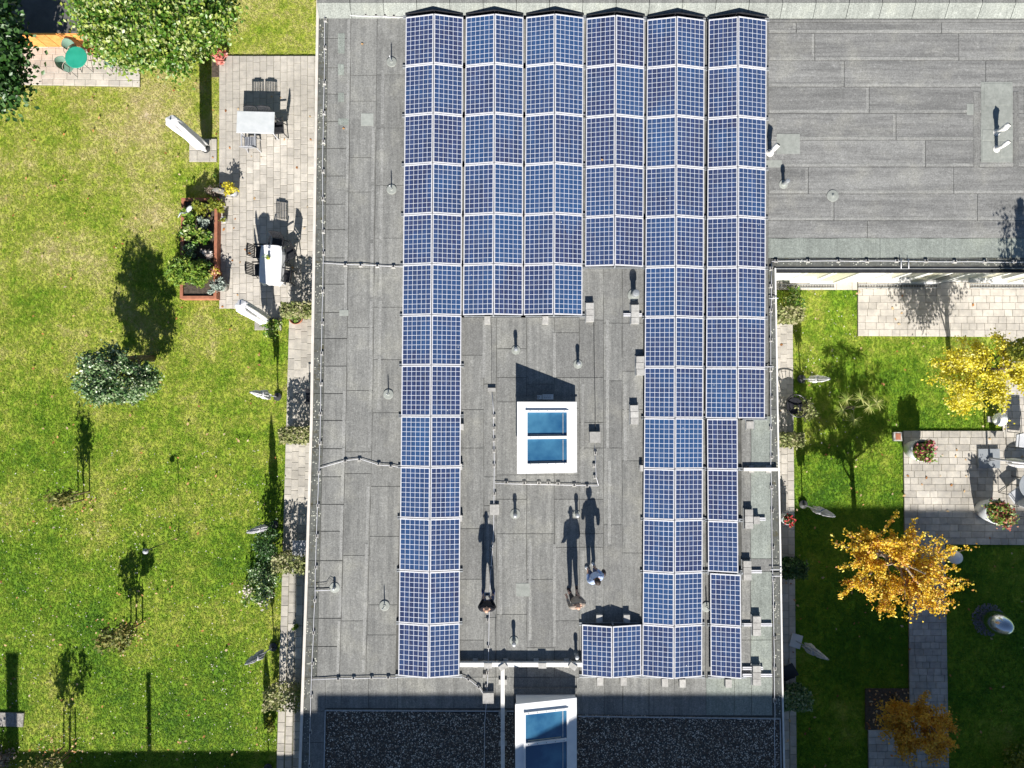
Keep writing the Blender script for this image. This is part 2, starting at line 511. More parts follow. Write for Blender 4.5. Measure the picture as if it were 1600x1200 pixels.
class MB:
    def __init__(s):
        s.v, s.f = [], []

    def add(s, vs_, fs):
        k = len(s.v)
        s.v += [tuple(x) for x in vs_]
        s.f += [tuple(i + k for i in f) for f in fs]
        return s

    def box(s, c, d, rz=0.0, rot=None, taper=1.0):
        hx, hy, hz = d[0] / 2, d[1] / 2, d[2] / 2
        pts = []
        for z, k in ((-hz, 1.0), (hz, taper)):
            for x, y in ((-hx, -hy), (hx, -hy), (hx, hy), (-hx, hy)):
                pts.append(Vector((x * k, y * k, z)))
        M = rot.to_matrix() if isinstance(rot, Quaternion) else (rot if rot is not None else Matrix.Rotation(rz, 3, 'Z'))
        c = Vector(c)
        return s.add([M @ p + c for p in pts], [(3, 2, 1, 0), (4, 5, 6, 7), (0, 1, 5, 4), (1, 2, 6, 5), (2, 3, 7, 6), (3, 0, 4, 7)])

    def cyl(s, p0, p1, r0, r1=None, n=12, caps=True):
        r1 = r0 if r1 is None else r1
        p0, p1 = Vector(p0), Vector(p1)
        q = (p1 - p0).to_track_quat('Z', 'X')
        vs_ = []
        for p, r in ((p0, r0), (p1, r1)):
            for i in range(n):
                a = 2 * math.pi * i / n
                vs_.append(p + q @ Vector((r * math.cos(a), r * math.sin(a), 0)))
        fs = [(i, (i + 1) % n, n + (i + 1) % n, n + i) for i in range(n)]
        if caps:
            fs += [tuple(range(n - 1, -1, -1)), tuple(range(n, 2 * n))]
        return s.add(vs_, fs)

    def tube(s, path, r, n=6, radii=None):
        path = [Vector(p) for p in path]
        vs_, fs = [], []
        for i, p in enumerate(path):
            d = (path[min(i + 1, len(path) - 1)] - path[max(i - 1, 0)])
            q = d.to_track_quat('Z', 'X')
            rr = radii[i] if radii else r
            for k in range(n):
                a = 2 * math.pi * k / n
                vs_.append(p + q @ Vector((rr * math.cos(a), rr * math.sin(a), 0)))
        for i in range(len(path) - 1):
            for k in range(n):
                fs.append((i * n + k, i * n + (k + 1) % n, (i + 1) * n + (k + 1) % n, (i + 1) * n + k))
        fs += [tuple(range(n - 1, -1, -1)), tuple(range((len(path) - 1) * n, len(path) * n))]
        return s.add(vs_, fs)

    def prism(s, poly, z0, z1):
        n = len(poly)
        vs_ = [(p[0], p[1], z0) for p in poly] + [(p[0], p[1], z1) for p in poly]
        fs = [tuple(range(n - 1, -1, -1)), tuple(range(n, 2 * n))]
        fs += [(i, (i + 1) % n, n + (i + 1) % n, n + i) for i in range(n)]
        return s.add(vs_, fs)

    def lathe(s, prof, n=16, c=(0, 0, 0), sx=1.0, sy=1.0):
        vs_, fs = [], []
        for r, z in prof:
            for k in range(n):
                a = 2 * math.pi * k / n
                vs_.append((c[0] + sx * r * math.cos(a), c[1] + sy * r * math.sin(a), c[2] + z))
        for i in range(len(prof) - 1):
            for k in range(n):
                fs.append((i * n + k, i * n + (k + 1) % n, (i + 1) * n + (k + 1) % n, (i + 1) * n + k))
        fs += [tuple(range(n - 1, -1, -1)), tuple(range((len(prof) - 1) * n, len(prof) * n))]
        return s.add(vs_, fs)

    def build(s, name, m, parent=None, loc=None, rz=None, smooth=False, bevel=0):
        me = bpy.data.meshes.new(name)
        me.from_pydata(s.v, [], s.f)
        me.materials.append(MATS[m] if isinstance(m, str) else m)
        if smooth:
            me.shade_smooth()
        me.update()
        o = bpy.data.objects.new(name, me)
        COL.objects.link(o)
        if loc is not None:
            o.location = loc
        if rz is not None:
            o.rotation_euler = (0, 0, rz)
        if bevel:
            b = o.modifiers.new('bevel', 'BEVEL')
            b.width = bevel
            b.segments = 2
            b.limit_method = 'ANGLE'
        reg(o, parent)
        return o


UNIT = {}


def unit_box(m):
    if m not in UNIT:
        b = MB()
        # slightly chamfered top so the joints catch light
        v = []
        for z, k in ((-0.5, 0.5), (0.38, 0.5), (0.5, 0.47)):
            v += [(-k, -k, z), (k, -k, z), (k, k, z), (-k, k, z)]
        f = [(3, 2, 1, 0), (8, 9, 10, 11)]
        for i in (0, 4):
            f += [(i + a, i + (a + 1) % 4, i + 4 + (a + 1) % 4, i + 4 + a) for a in range(4)]
        b.add(v, f)
        me = bpy.data.meshes.new('unit_block')
        me.from_pydata(b.v, [], b.f)
        me.materials.append(MATS[m])
        UNIT[m] = me
    return UNIT[m]


def piece(name, m, c, d, rz=0.0, parent=None):
    o = bpy.data.objects.new(name, unit_box(m))
    o.location = c
    o.scale = d
    o.rotation_euler = (0, 0, rz)
    COL.objects.link(o)
    reg(o, parent)
    return o


# ------------------------------------------------------------------ ground
gr = MB()
gr.add([(-400, -400, -0.05), (400, -400, -0.05), (400, 400, -0.05), (-400, 400, -0.05)], [(0, 1, 2, 3)])
tag(gr.build('lawn', 'lawn_soil'), kind='structure')


def inpoly(x, y, poly):
    c = np.zeros(len(x), bool)
    n = len(poly)
    j = n - 1
    for i in range(n):
        xi, yi = poly[i]
        xj, yj = poly[j]
        cond = ((yi > y) != (yj > y)) & (x < (xj - xi) * (y - yi) / (yj - yi + 1e-12) + xi)
        c ^= cond
        j = i
    return c


def W2(poly, z=0.0):
    return [tuple(P(x, y, z)[:2]) for x, y in poly]


# pavings, as polygons in photograph pixels on the ground
PAV = {
    'north_patio': [(343, 88), (502, 88), (502, 484), (343, 482)],
    'west_strip': [(453, 486), (500, 486), (494, 1230), (431, 1230)],
    'east_strip': [(1190, 500), (1238, 500), (1245, 1230), (1190, 1230)],
    'court_patio': [(1340, 441), (1660, 441), (1660, 527), (1340, 525)],
    'court_link': [(1566, 525), (1660, 525), (1660, 675), (1566, 675)],
    'court_terrace': [(1411, 673), (1660, 673), (1660, 852), (1413, 850)],
    'court_path': [(1419, 850), (1476, 850), (1483, 1230), (1421, 1230)],
    'court_corner': [(1356, 1140), (1422, 1140), (1424, 1230), (1357, 1230)],
    'garden_patio': [(0, 66), (219, 66), (219, 136), (0, 132)],
    'parasol_slab_a': [(296, 217), (339, 217), (339, 253), (296, 253)],
    'parasol_slab_b': [(398, 478), (440, 478), (440, 516), (398, 516)],
    'facade_strip': [(1200, 437), (1339, 437), (1339, 453), (1200, 453)],
    'corner_slab': [(-20, 1112), (38, 1114), (36, 1136), (-20, 1134)],
}


def lerp2(q, u, v):
    a = q[0].lerp(q[1], u)
    b = q[3].lerp(q[2], u)
    return a.lerp(b, v)


def pave(key, name, along, pitch, lens, m, zt=0.035, jitter=0.004, maxparts=300):
    """lay pavers of varied length in rows; ALONG is the axis that the rows run along"""
    q = [P(x, y, 0) for x, y in PAV[key]]
    base = MB()
    base.prism([(p.x, p.y) for p in reversed(q)], -0.04, zt - 0.018)
    root = base.build(name, 'joint')
    tag(root, kind='structure')
    rnd = random.Random(hash(key) % 1000 if False else sum(map(ord, key)))
    Lx = ((q[1] - q[0]).length + (q[2] - q[3]).length) / 2
    Ly = ((q[3] - q[0]).length + (q[2] - q[1]).length) / 2
    La, Lb = (Lx, Ly) if along == 'x' else (Ly, Lx)
    n = max(1, round(Lb / pitch))
    ps = []
    for r in range(n):
        v0, v1 = r / n, (r + 1) / n
        s = 0.0
        off = rnd.random() * 0.5
        first = True
        while s < La - 0.02:
            l = rnd.choice(lens)
            if first:
                l *= 0.5 + off
                first = False
            e = min(La, s + l)
            if La - e < 0.08:
                e = La
            um, vm = (s + e) / 2 / La, (v0 + v1) / 2
            if along == 'x':
                c = lerp2(q, um, vm)
                t = lerp2(q, min(1, um + .01), vm) - lerp2(q, max(0, um - .01), vm)
                rz = math.atan2(t.y, t.x)
            else:
                c = lerp2(q, vm, um)
                t = lerp2(q, vm, min(1, um + .01)) - lerp2(q, vm, max(0, um - .01))
                rz = math.atan2(t.y, t.x)
            ps.append((c, e - s, Lb / n, rz))
            s = e
    cv = Vector((0, 0, 0))
    # the ones nearest the middle of the picture show largest
    ps.sort(key=lambda p: (p[0] - cv).length if in_view(p[0]) else 1e3 + (p[0] - cv).length)
    rest = MB()
    for i, (c, a, b, rz) in enumerate(ps):
        z = zt + rnd.uniform(-jitter, jitter)
        d = (a - 0.011, b - 0.011, 0.05)
        if i < maxparts and in_view(c):
            piece('paver', m, (c.x, c.y, z - 0.025), d, rz + rnd.uniform(-.006, .006), root)
        else:
            rest.box((c.x, c.y, z - 0.025), d, rz)
    if rest.v:
        o = rest.build('outer_pavers', m, root)
        o['kind'] = 'stuff'
    return root


def in_view(c):
    px = 800 + c.x / (HC - 0) * F
    py = 634 - c.y / (HC) * F
    return -25 < px < 1625 and -25 < py < 1225


pave('north_patio', 'north_patio', 'y', 0.262, (0.26, 0.32, 0.36, 0.4), 'paver_light')
pave('west_strip', 'west_path', 'y', 0.27, (0.3, 0.36, 0.42), 'paver')
pave('east_strip', 'east_path', 'y', 0.27, (0.3, 0.36, 0.42), 'paver_light')
pave('court_patio', 'court_patio', 'x', 0.255, (0.3, 0.42, 0.5), 'paver_light')
pave('court_link', 'court_link', 'x', 0.26, (0.3, 0.42, 0.5), 'paver_light')
pave('court_terrace', 'court_terrace', 'x', 0.26, (0.3, 0.42, 0.52), 'paver')
pave('court_path', 'court_path', 'x', 0.25, (0.26, 0.34, 0.42), 'paver_grey')
pave('court_corner', 'court_corner', 'x', 0.26, (0.3, 0.42), 'paver_grey')
pave('garden_patio', 'garden_patio', 'x', 0.24, (0.42, 0.5), 'paver_light', jitter=0.002)
pave('parasol_slab_a', 'slab_bed_north', 'x', 0.5, (0.5,), 'paver', 0.03)
pave('parasol_slab_b', 'slab_bed_south', 'x', 0.48, (0.5,), 'paver', 0.03)
pave('facade_strip', 'facade_strip', 'x', 0.3, (0.5, 0.6), 'paver_light')
pave('corner_slab', 'corner_slab', 'x', 0.5, (0.6,), 'stone_grey', 0.02)

# soil patches
for nm, poly, mt in (('flower_border', [(331, 70), (343, 70), (343, 120), (331, 120)], 'soil'),
                     ('mulch_bed', [(1352, 1076), (1419, 1076), (1420, 1140), (1352, 1140)], 'soil')):
    b = MB()
    b.prism(list(reversed(W2(poly))), -0.045, 0.012)
    tag(b.build(nm, mt), kind='structure')

# ------------------------------------------------------------------ grass
tuftcol = bpy.data.collections.new('tufts')
for k in range(5):
    b = MB()
    rd = random.Random(k)
    for i in range(11):
        a = rd.uniform(0, 6.28)
        r = rd.uniform(0, 0.045)
        x, y = r * math.cos(a), r * math.sin(a)
        w = rd.uniform(0.004, 0.008)
        h = rd.uniform(0.02, 0.05)
        le = rd.uniform(0.01, 0.05)
        d = rd.uniform(0, 6.28)
        dx, dy = math.cos(d), math.sin(d)
        b.add([(x - dy * w, y + dx * w, 0), (x + dy * w, y - dx * w, 0),
               (x + dx * le * .5 + dy * w, y + dy * le * .5 - dx * w, h * .7), (x + dx * le * .5 - dy * w, y + dy * le * .5 + dx * w, h * .7),
               (x + dx * le * 1.3, y + dy * le * 1.3, h)], [(0, 1, 2, 3), (3, 2, 4)])
    me = bpy.data.meshes.new('grass_tuft')
    me.from_pydata(b.v, [], b.f)
    me.materials.append(MATS['grass_blade'])
    tuftcol.objects.link(bpy.data.objects.new('grass_tuft', me))

ROOFL = [(495, -30), (490, 330), (485, 660), (476, 950), (466, 1230)]


def scatter(regions, dens):
    pts = []
    excl = [W2(v) for k, v in PAV.items() if k not in ()]
    for poly in regions:
        wp = W2(poly)
        xs = [p[0] for p in wp]
        ys = [p[1] for p in wp]
        n = int((max(xs) - min(xs)) * (max(ys) - min(ys)) * dens)
        x = rng.uniform(min(xs), max(xs), n)
        y = rng.uniform(min(ys), max(ys), n)
        ok = inpoly(x, y, wp)
        for e in excl:
            jx = x + rng.normal(0, .02, n)
            jy = y + rng.normal(0, .02, n)
            ok &= ~inpoly(jx, jy, e)
        pts.append(np.stack([x[ok], y[ok], np.full(ok.sum(), -0.05)], 1))
    return np.concatenate(pts)


def gn_instances(o, coll, smin, smax):
    ng = bpy.data.node_groups.new('scatter_' + o.name, 'GeometryNodeTree')
    ng.interface.new_socket('Geometry', in_out='INPUT', socket_type='NodeSocketGeometry')
    ng.interface.new_socket('Geometry', in_out='OUTPUT', socket_type='NodeSocketGeometry')
    n = ng.nodes
    gi, go = n.new('NodeGroupInput'), n.new('NodeGroupOutput')
    iop = n.new('GeometryNodeInstanceOnPoints')
    ci = n.new('GeometryNodeCollectionInfo')
    ci.inputs['Collection'].default_value = coll
    ci.inputs['Separate Children'].default_value = True
    ci.inputs['Reset Children'].default_value = True
    rv = n.new('FunctionNodeRandomValue')
    rv.data_type = 'FLOAT_VECTOR'
    rv.inputs[0].default_value = (-0.15, -0.15, 0)
    rv.inputs[1].default_value = (0.15, 0.15, 6.283)
    rs = n.new('FunctionNodeRandomValue')
    rs.inputs[2].default_value = smin
    rs.inputs[3].default_value = smax
    ng.links.new(gi.outputs[0], iop.inputs['Points'])
    ng.links.new(ci.outputs[0], iop.inputs['Instance'])
    iop.inputs['Pick Instance'].default_value = True
    ng.links.new(rv.outputs[0], iop.inputs['Rotation'])
    ng.links.new(rs.outputs[1], iop.inputs['Scale'])
    ng.links.new(iop.outputs[0], go.inputs[0])
    md = o.modifiers.new('scatter', 'NODES')
    md.node_group = ng


def points_obj(name, pts):
    me = bpy.data.meshes.new(name)
    me.vertices.add(len(pts))
    me.vertices.foreach_set('co', np.asarray(pts, np.float32).ravel())
    o = bpy.data.objects.new(name, me)
    COL.objects.link(o)
    return o


lawns = [[(-40, -40), (505, -40), (505, 490), (470, 1240), (-40, 1240)],
         [(1205, 440), (1640, 440), (1640, 1240), (1205, 1240)]]
g1 = points_obj('grass', scatter(lawns, 430))
g1['kind'] = 'stuff'
gn_instances(g1, tuftcol, 0.45, 0.95)


# leaves as small folded quads, thousands in one mesh
def leaf_mesh(name, pts, size, m, parent=None, up=0.55, aspect=1.6, rg=rng, loc=None, jit=0.35):
    pts = np.asarray(pts, float)
    n = len(pts)
    nrm = rg.normal(0, 1, (n, 3))
    nrm /= np.linalg.norm(nrm, axis=1)[:, None]
    nrm[:, 2] = np.abs(nrm[:, 2]) + up
    nrm /= np.linalg.norm(nrm, axis=1)[:, None]
    t = rg.normal(0, 1, (n, 3))
    t -= (t * nrm).sum(1)[:, None] * nrm
    t /= np.linalg.norm(t, axis=1)[:, None]
    b = np.cross(nrm, t)
    s = size * rg.uniform(1 - jit, 1 + jit, n)[:, None]
    a = t * s * aspect / 2
    w = b * s / 2
    fold = nrm * s * 0.12
    v = np.stack([pts - a, pts + w + fold, pts + a, pts - w + fold], 1).reshape(-1, 3)
    i = np.arange(n) * 4
    f = np.stack([i, i + 1, i + 2, i, i + 2, i + 3], 1).reshape(-1)
    me = bpy.data.meshes.new(name)
    me.vertices.add(4 * n)
    me.vertices.foreach_set('co', v.astype(np.float32).ravel())
    me.loops.add(6 * n)
    me.loops.foreach_set('vertex_index', f.astype(np.int32))
    me.polygons.add(2 * n)
    me.polygons.foreach_set('loop_start', (np.arange(2 * n) * 3).astype(np.int32))
    me.polygons.foreach_set('loop_total', np.full(2 * n, 3, np.int32))
    me.update()
    me.validate()
    me.materials.append(MATS[m])
    o = bpy.data.objects.new(name, me)
    COL.objects.link(o)
    if loc is not None:
        o.location = loc
    reg(o, parent)
    return o


def ball_pts(n, c, r, shell=0.5, rg=rng):
    d = rg.normal(0, 1, (n, 3))
    d /= np.linalg.norm(d, axis=1)[:, None]
    rad = rg.uniform(shell, 1, n) ** 0.6
    return np.asarray(c) + d * rad[:, None] * np.asarray(r)


def tree(name, base, height, crown_c, crown_r, nclump, nleaf, lsize, leafm, label, group=None, trunk_r=0.09, clump=0.34,
         shell=0.45, barkm='bark', seed=1, top=None, flat=0.6, cat='tree', along=False, gaps=()):
    """trunk and forked limbs to every leaf clump; crown_c is relative to the base"""
    rg = np.random.default_rng(seed)
    root = empty(name, base, 0, label, cat, group)
    cc = np.asarray(crown_c, float)
    cr = np.asarray(crown_r, float)
    tips = ball_pts(nclump, cc, cr, shell, rg)
    if top is not None:   # extra narrow leader
        k = max(3, nclump // 5)
        zs = rg.uniform(cc[2] + cr[2] * .5, height, k)
        f = (height - zs) / (height - cc[2])
        ex = np.stack([cc[0] * .3 + rg.normal(0, top, k) * f, cc[1] * .3 + rg.normal(0, top, k) * f, zs], 1)
        tips = np.concatenate([tips, ex])
    tips[:, 2] = np.maximum(tips[:, 2], 0.15)
    tk = MB()
    tz = height * 0.92
    path = [(rg.normal(0, .02), rg.normal(0, .02), 0)]
    for i in range(1, 6):
        f = i / 5
        path.append((cc[0] * .35 * f ** 1.5 + rg.normal(0, .03), cc[1] * .35 * f ** 1.5 + rg.normal(0, .03), tz * f))
    tk.tube(path, 0, 8, [trunk_r * (1 - .85 * i / 5) for i in range(6)])
    tk.build('trunk', barkm, root, smooth=True)
    br = MB()
    nl = max(4, len(tips) // 7)
    jid = rg.permutation(len(tips))[:nl]
    mains = []
    for i in jid:
        tp = tips[i]
        f = rg.uniform(.3, .85)
        j = Vector((cc[0] * .35 * f ** 1.5, cc[1] * .35 * f ** 1.5, tz * f))
        e = j.lerp(Vector(tp), rg.uniform(.55, .8))
        if e.z < j.z:
            j.z = max(.1 * height, e.z - .25 * height)
            f = j.z / tz
            j.x, j.y = cc[0] * .35 * f ** 1.5, cc[1] * .35 * f ** 1.5
        m_ = j.lerp(e, .5) + Vector(rg.normal(0, .05, 3))
        r0 = trunk_r * .34
        br.tube([j, m_, e], 0, 5, [r0, r0 * .75, r0 * .5])
        mains.append((j, e))
    segs = []
    for tp in tips:
        t_ = Vector(tp)
        best = min(mains, key=lambda q_: min((t_ - q_[1]).length, (t_ - q_[0].lerp(q_[1], .6)).length + .1))
        st = best[0].lerp(best[1], rg.uniform(.55, 1.0))
        mid = st.lerp(t_, .5) + Vector(rg.normal(0, .05, 3))
        r0 = trunk_r * .16
        br.tube([st, mid, t_], 0, 4, [r0, r0 * .6, r0 * .2])
        segs.append((np.array(st), np.array(mid), tp))
    o = br.build('limbs', barkm, root)
    per = nleaf // len(tips)
    pts = []
    for s0, s1, tp in segs:
        cs = clump * rg.uniform(.6, 1.3)
        if along:
            u_ = rg.uniform(.15, 1.12, (per, 1))
            c_ = np.where(u_ < .5, s0 + (s1 - s0) * u_ * 2, s1 + (tp - s1) * (u_ - .5) * 2)
            p = c_ + rg.normal(0, 1, (per, 3)) * cs * .36
        else:
            p = tp + rg.normal(0, 1, (per, 3)) * np.array([cs, cs, cs * flat]) * .5
        pts.append(p)
    pts = np.concatenate(pts)
    pts[:, 2] = np.maximum(pts[:, 2], 0.05)
    for gx_, gy_, gr_ in gaps:
        pts = pts[(pts[:, 0] - gx_) ** 2 + (pts[:, 1] - gy_) ** 2 > gr_ ** 2]
    leaf_mesh('crown', pts, lsize, leafm, root, rg=rg)
    return root


# ------------------------------------------------------------------ the building
def offset_rect(q, g):
    return q


bld = empty('building', (0, 0, 0), 0, 'long flat roofed building in the middle, covered in blue solar panels and grey felt', 'building')
LE = [(497, -60), (495, 0), (490, 330), (485, 660), (476, 950), (467, 1200), (462, 1320)]
RE = [(1212, 419), (1216, 660), (1220, 860), (1223, 1060), (1226, 1200), (1229, 1320)]
NE = [(1780, 421), (1780, -60)]


def roof_poly(z, inset=0.0):
    pts = [P(*p, z) for p in LE] + [P(*p, z) for p in reversed(RE)] + [P(*p, z) for p in NE]
    return pts


outer = roof_poly(ZR)
b = MB()
b.prism([(p.x, p.y) for p in outer], ZR - 0.32, ZR - 0.012)
roof = b.build('roof', 'bitumen', bld)
# walls a hand's breadth inside the roof edge
wl = []
LEw = [P(*p, ZR) for p in LE]
REw = [P(*p, ZR) for p in RE]
b = MB()


def wall_seg(a, c, z0, z1, th, side=1):
    a, c = Vector((a.x, a.y, 0)), Vector((c.x, c.y, 0))
    d = (c - a)
    rz = math.atan2(d.y, d.x)
    m_ = (a + c) / 2
    return (m_.x, m_.y, (z0 + z1) / 2), (d.length, th, z1 - z0), rz


for i in range(len(LEw) - 1):
    off = Vector((0.22, 0, 0))
    c, d, rz = wall_seg(LEw[i] + off, LEw[i + 1] + off, -0.04, ZR - 0.322, 0.2)
    b.box(c, (d[0] + .01, d[1] + 0.002 * i, d[2]), rz)
b.build('wall', 'plaster', bld)
b = MB()
for i in range(len(REw) - 1):
    off = Vector((-0.22, 0, 0))
    c, d, rz = wall_seg(REw[i] + off, REw[i + 1] + off, -0.04, ZR - 0.322, 0.2)
    b.box(c, (d[0] + .01, d[1] + 0.002 * i, d[2]), rz)
b.build('wall', 'plaster', bld)

# metal edge strips
for nm, path, sgn in (('west', LEw, 1), ('east', REw, -1)):
    b = MB()
    w = 0.085 if nm == 'west' else 0.05
    n = len(path)
    vs_, fs = [], []
    for p in path:
        vs_ += [(p.x - sgn * .004, p.y, ZR - .12), (p.x - sgn * .004, p.y, ZR + .035), (p.x + sgn * w, p.y, ZR + .035), (p.x + sgn * w, p.y, ZR - .005)]
    for i in range(n - 1):
        for k in range(3):
            a = i * 4 + k
            fs.append((a, a + 1, a + 5, a + 4) if sgn > 0 else (a + 4, a + 5, a + 1, a))
    b.add(vs_, fs)
    b.build('edge_trim', 'metal_edge' if nm == 'west' else 'metal_white', bld)
cN = P(1212, 419, ZR)
b = MB()
b.box(((cN.x + 21) / 2, cN.y - 0.01, ZR - 0.04), (21 - cN.x, 0.012, 0.13))
b.build('edge_trim', 'galvanised', bld)
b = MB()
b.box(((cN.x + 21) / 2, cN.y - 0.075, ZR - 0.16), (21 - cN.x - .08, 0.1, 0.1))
b.build('gutter_shadow', 'black_plastic', bld)  # black strip stands for the gutter's shadow line below the roof edge

# felt sheets, each cut piece its own
FZ = ZR


def sheet(x0, y0, x1, y1, m='felt', z=0.004, name='felt_sheet', gap=0.008, quad=None, th=None, wob=0.012):
    q = quad or [(x0, y0), (x1, y0), (x1, y1), (x0, y1)]
    w = [P(x, y, FZ) for x, y in q]
    cen = sum(w, Vector()) / 4
    pts = []
    rd = random.Random(int(x0 * 7 + y0 * 13 + x1 * 3))
    for i in range(4):
        a, c = w[i], w[(i + 1) % 4]
        L_ = (c - a).length
        n = max(1, min(8, int(L_ / 0.5)))
        for k in range(n):
            p = a.lerp(c, k / n)
            dx, dy = cen.x - p.x, cen.y - p.y
            p = Vector((p.x + math.copysign(gap, dx) * (abs(dx) > .02), p.y + math.copysign(gap, dy) * (abs(dy) > .02), 0))
            if k:
                p += Vector((rd.uniform(-wob, wob), rd.uniform(-wob, wob), 0))
            pts.append((p.x, p.y))
    b_ = MB()
    z_ = z + rd.uniform(0, 0.003)
    b_.prism(list(reversed(pts)), FZ - 0.01, FZ + z_)
    return b_.build(name, m, roof)


def lx(y):   # left roof edge in pixels
    for (x0, y0), (x1, y1) in zip(LE, LE[1:]):
        if y0 <= y <= y1:
            return x0 + (x1 - x0) * (y - y0) / (y1 - y0)
    return LE[-1][0]


def slant(x, y):   # western seams lean with the edge of the roof
    return x + (lx(y) - 495) * 0.8


# west zone
ys = [28, 60, 106, 147, 190, 232, 275, 319, 359, 403, 444, 488, 529, 572, 615, 657, 701, 745, 788, 830, 876, 918, 966, 1010, 1058]
for a, c in zip(ys, ys[1:]):
    sheet(0, a, c, c, 'felt_moss', quad=[(lx(a) + 4, a), (slant(513, a), a), (slant(513, c), c), (lx(c) + 4, c)])
    sheet(1, a, c, c, 'felt', 0.006, gap=.012, wob=.022, quad=[(slant(513, a), a), (slant(549, a), a), (slant(549, c), c), (slant(513, c), c)])
for col_, yy in (((549, 590), [28, 118, 158, 246, 300, 420, 512, 610, 706, 740, 868, 970, 1058]),
                 ((590, 636), [28, 117, 200, 290, 372, 480, 562, 645, 760, 838, 945, 992, 1058])):
    for a, c in zip(yy, yy[1:]):
        sheet(col_[0], a, c, c, 'felt', quad=[(slant(col_[0], a), a), (slant(col_[1], a), a), (slant(col_[1], c), c), (slant(col_[0], c), c)])
# under the arrays
for i, (x0, x1) in enumerate(((636, 681), (681, 726), (726, 772), (772, 818), (818, 865), (865, 911), (911, 958), (958, 1005), (1005, 1052), (1052, 1102), (1102, 1150), (1150, 1200))):
    yb = 1058 if (x1 <= 727 or x0 >= 1000) else 420 if x0 >= 905 else 496
    q = [(x0, 28), (x1, 28), (x1, yb), (x0, yb)]
    if x1 <= 727:
        q = [(x0, 28), (x1, 28), (x1 - 8, yb), (x0 - 10 * (x0 < 700), yb)]
        if x0 > 650:
            q[3] = (x0 - 9, yb)
        else:
            q[3] = (626, yb)
    if x0 >= 1150:
        yb = 650
        q = [(x0, 28), (x1, 28), (x1, yb), (x0, yb)]
    sheet(x0, 28, x1, yb, 'felt_old' if i % 3 else 'felt', quad=q)
# middle yard
yard = [((718, 756), [496, 555, 640, 700, 826, 905, 1000, 1058]), ((756, 776), [496, 600, 745, 790, 965, 1058]),
        ((776, 823), [496, 545, 590, 628, 742, 780, 834, 960, 1058]), ((823, 866), [496, 600, 640, 742, 834, 905, 1012, 1058]),
        ((866, 905), [496, 520, 590, 638, 742, 780, 855, 970, 1058]), ((905, 943), [420, 500, 590, 660, 700, 780, 834, 855, 975, 1058]),
        ((943, 972), [420, 505, 595, 700, 820, 975]), ((972, 1005), [420, 505, 580, 640, 720, 864, 975])]
for (x0, x1), yy in yard:
    for a, c in zip(yy, yy[1:]):
        sheet(x0, a, x1, c, 'felt' if (a // 7 + x0) % 4 else 'felt_old')
# south strip up to the gravel
xs = [508, 533, 576, 621, 664, 709, 756, 783, 803]
for a, c in zip(xs, xs[1:]):
    sheet(a, 1058, c, 1107, 'felt')
for a, c in zip((901, 944, 973, 1014, 1054, 1103, 1147, 1174), (944, 973, 1014, 1054, 1103, 1147, 1174, 1207)):
    sheet(a, 1058, c, 1118, 'felt' if a < 1100 else 'felt_green')
sheet(803, 1058, 901, 1092, 'felt_old')
for a, c in ((1058, 1111), (1111, 1160), (1160, 1210), (1210, 1290)):
    sheet(0, a, 3, c, 'felt_moss', quad=[(lx(a) + 4, a), (lx(a) + 16, a), (lx(c) + 16, c), (lx(c) + 4, c)])
    sheet(0, a, 5, c, 'felt_old', quad=[(lx(a) + 16, a), (508, a), (508, c), (lx(c) + 16, c)])
# east strip along the courtyard
for a, c in ((420, 500), (500, 560), (560, 640), (640, 733), (733, 800), (800, 873), (873, 893), (893, 1000), (1000, 1058), (1058, 1122), (1122, 1290)):
    fe = lambda y: 1213 + (y - 420) * 0.014
    sheet(5, a, 9, c, 'felt_moss', quad=[(1200 + (a - 420) * .012, a), (fe(a) - 2, a), (fe(c) - 2, c), (1200 + (c - 420) * .012, c)])
for a, c in ((650, 733), (733, 873), (873, 893), (893, 1000), (1000, 1058)):
    sheet(1158, a, 1173, c, 'felt')
    sheet(1173, a, 1206, c, 'felt_green' if a != 873 else 'felt_old')
# north east wing: courses running east-west
rows = [(30, 35, []), (35, 52, [1244, 1471]), (52, 95, [1273, 1498]), (95, 136, [1319, 1540]), (136, 177, [1358, 1600]), (177, 219, [1400]),
        (219, 261, [1446]), (261, 303, [1263, 1490]), (303, 345, [1303, 1527]), (345, 372, [1355])]
for a, c, sx_ in rows:
    xx = [1200] + sx_ + [1690]
    for x0, x1 in zip(xx, xx[1:]):
        sheet(x0, a, x1, c, 'felt_cross', wob=0.004)
for x0, x1 in ((1200, 1375), (1375, 1580), (1580, 1690)):
    sheet(x0, 372, x1, 403, 'felt_green')
    sheet(x0 + 13 * (x0 == 1200), 403, x1, 415, 'felt_moss')
# paler lap strips beside the long seams
for a, c, sx_ in rows[1:-1]:
    xx = [1201] + sx_ + [1690]
    for x0, x1 in zip(xx, xx[1:]):
        sheet(x0 + 1, c - 5.5, x1 - 1, c - 1, 'felt_lap_cross', 0.0085, 'lap_strip', gap=0, wob=0.006)
    for x0 in sx_[::2]:
        sheet(x0 - 5, a + 1, x0 - 1, c - 7, 'felt_lap_cross', 0.0085, 'lap_strip', gap=0, wob=0.006)
for xs_, yy0, yy1 in ((546, 30, 500), (586, 200, 700), (546, 610, 1050), (586, 760, 1050), (600, 110, 640)):
    for a in range(yy0, yy1, 90):
        c = min(yy1, a + 84)
        sheet(0, a, 1, c, 'felt_lap', 0.0085, 'lap_strip', quad=[(slant(xs_, a) - 2.5, a), (slant(xs_, a) + 2, a), (slant(xs_, c) + 2, c), (slant(xs_, c) - 2.5, c)], gap=0, wob=0.006)
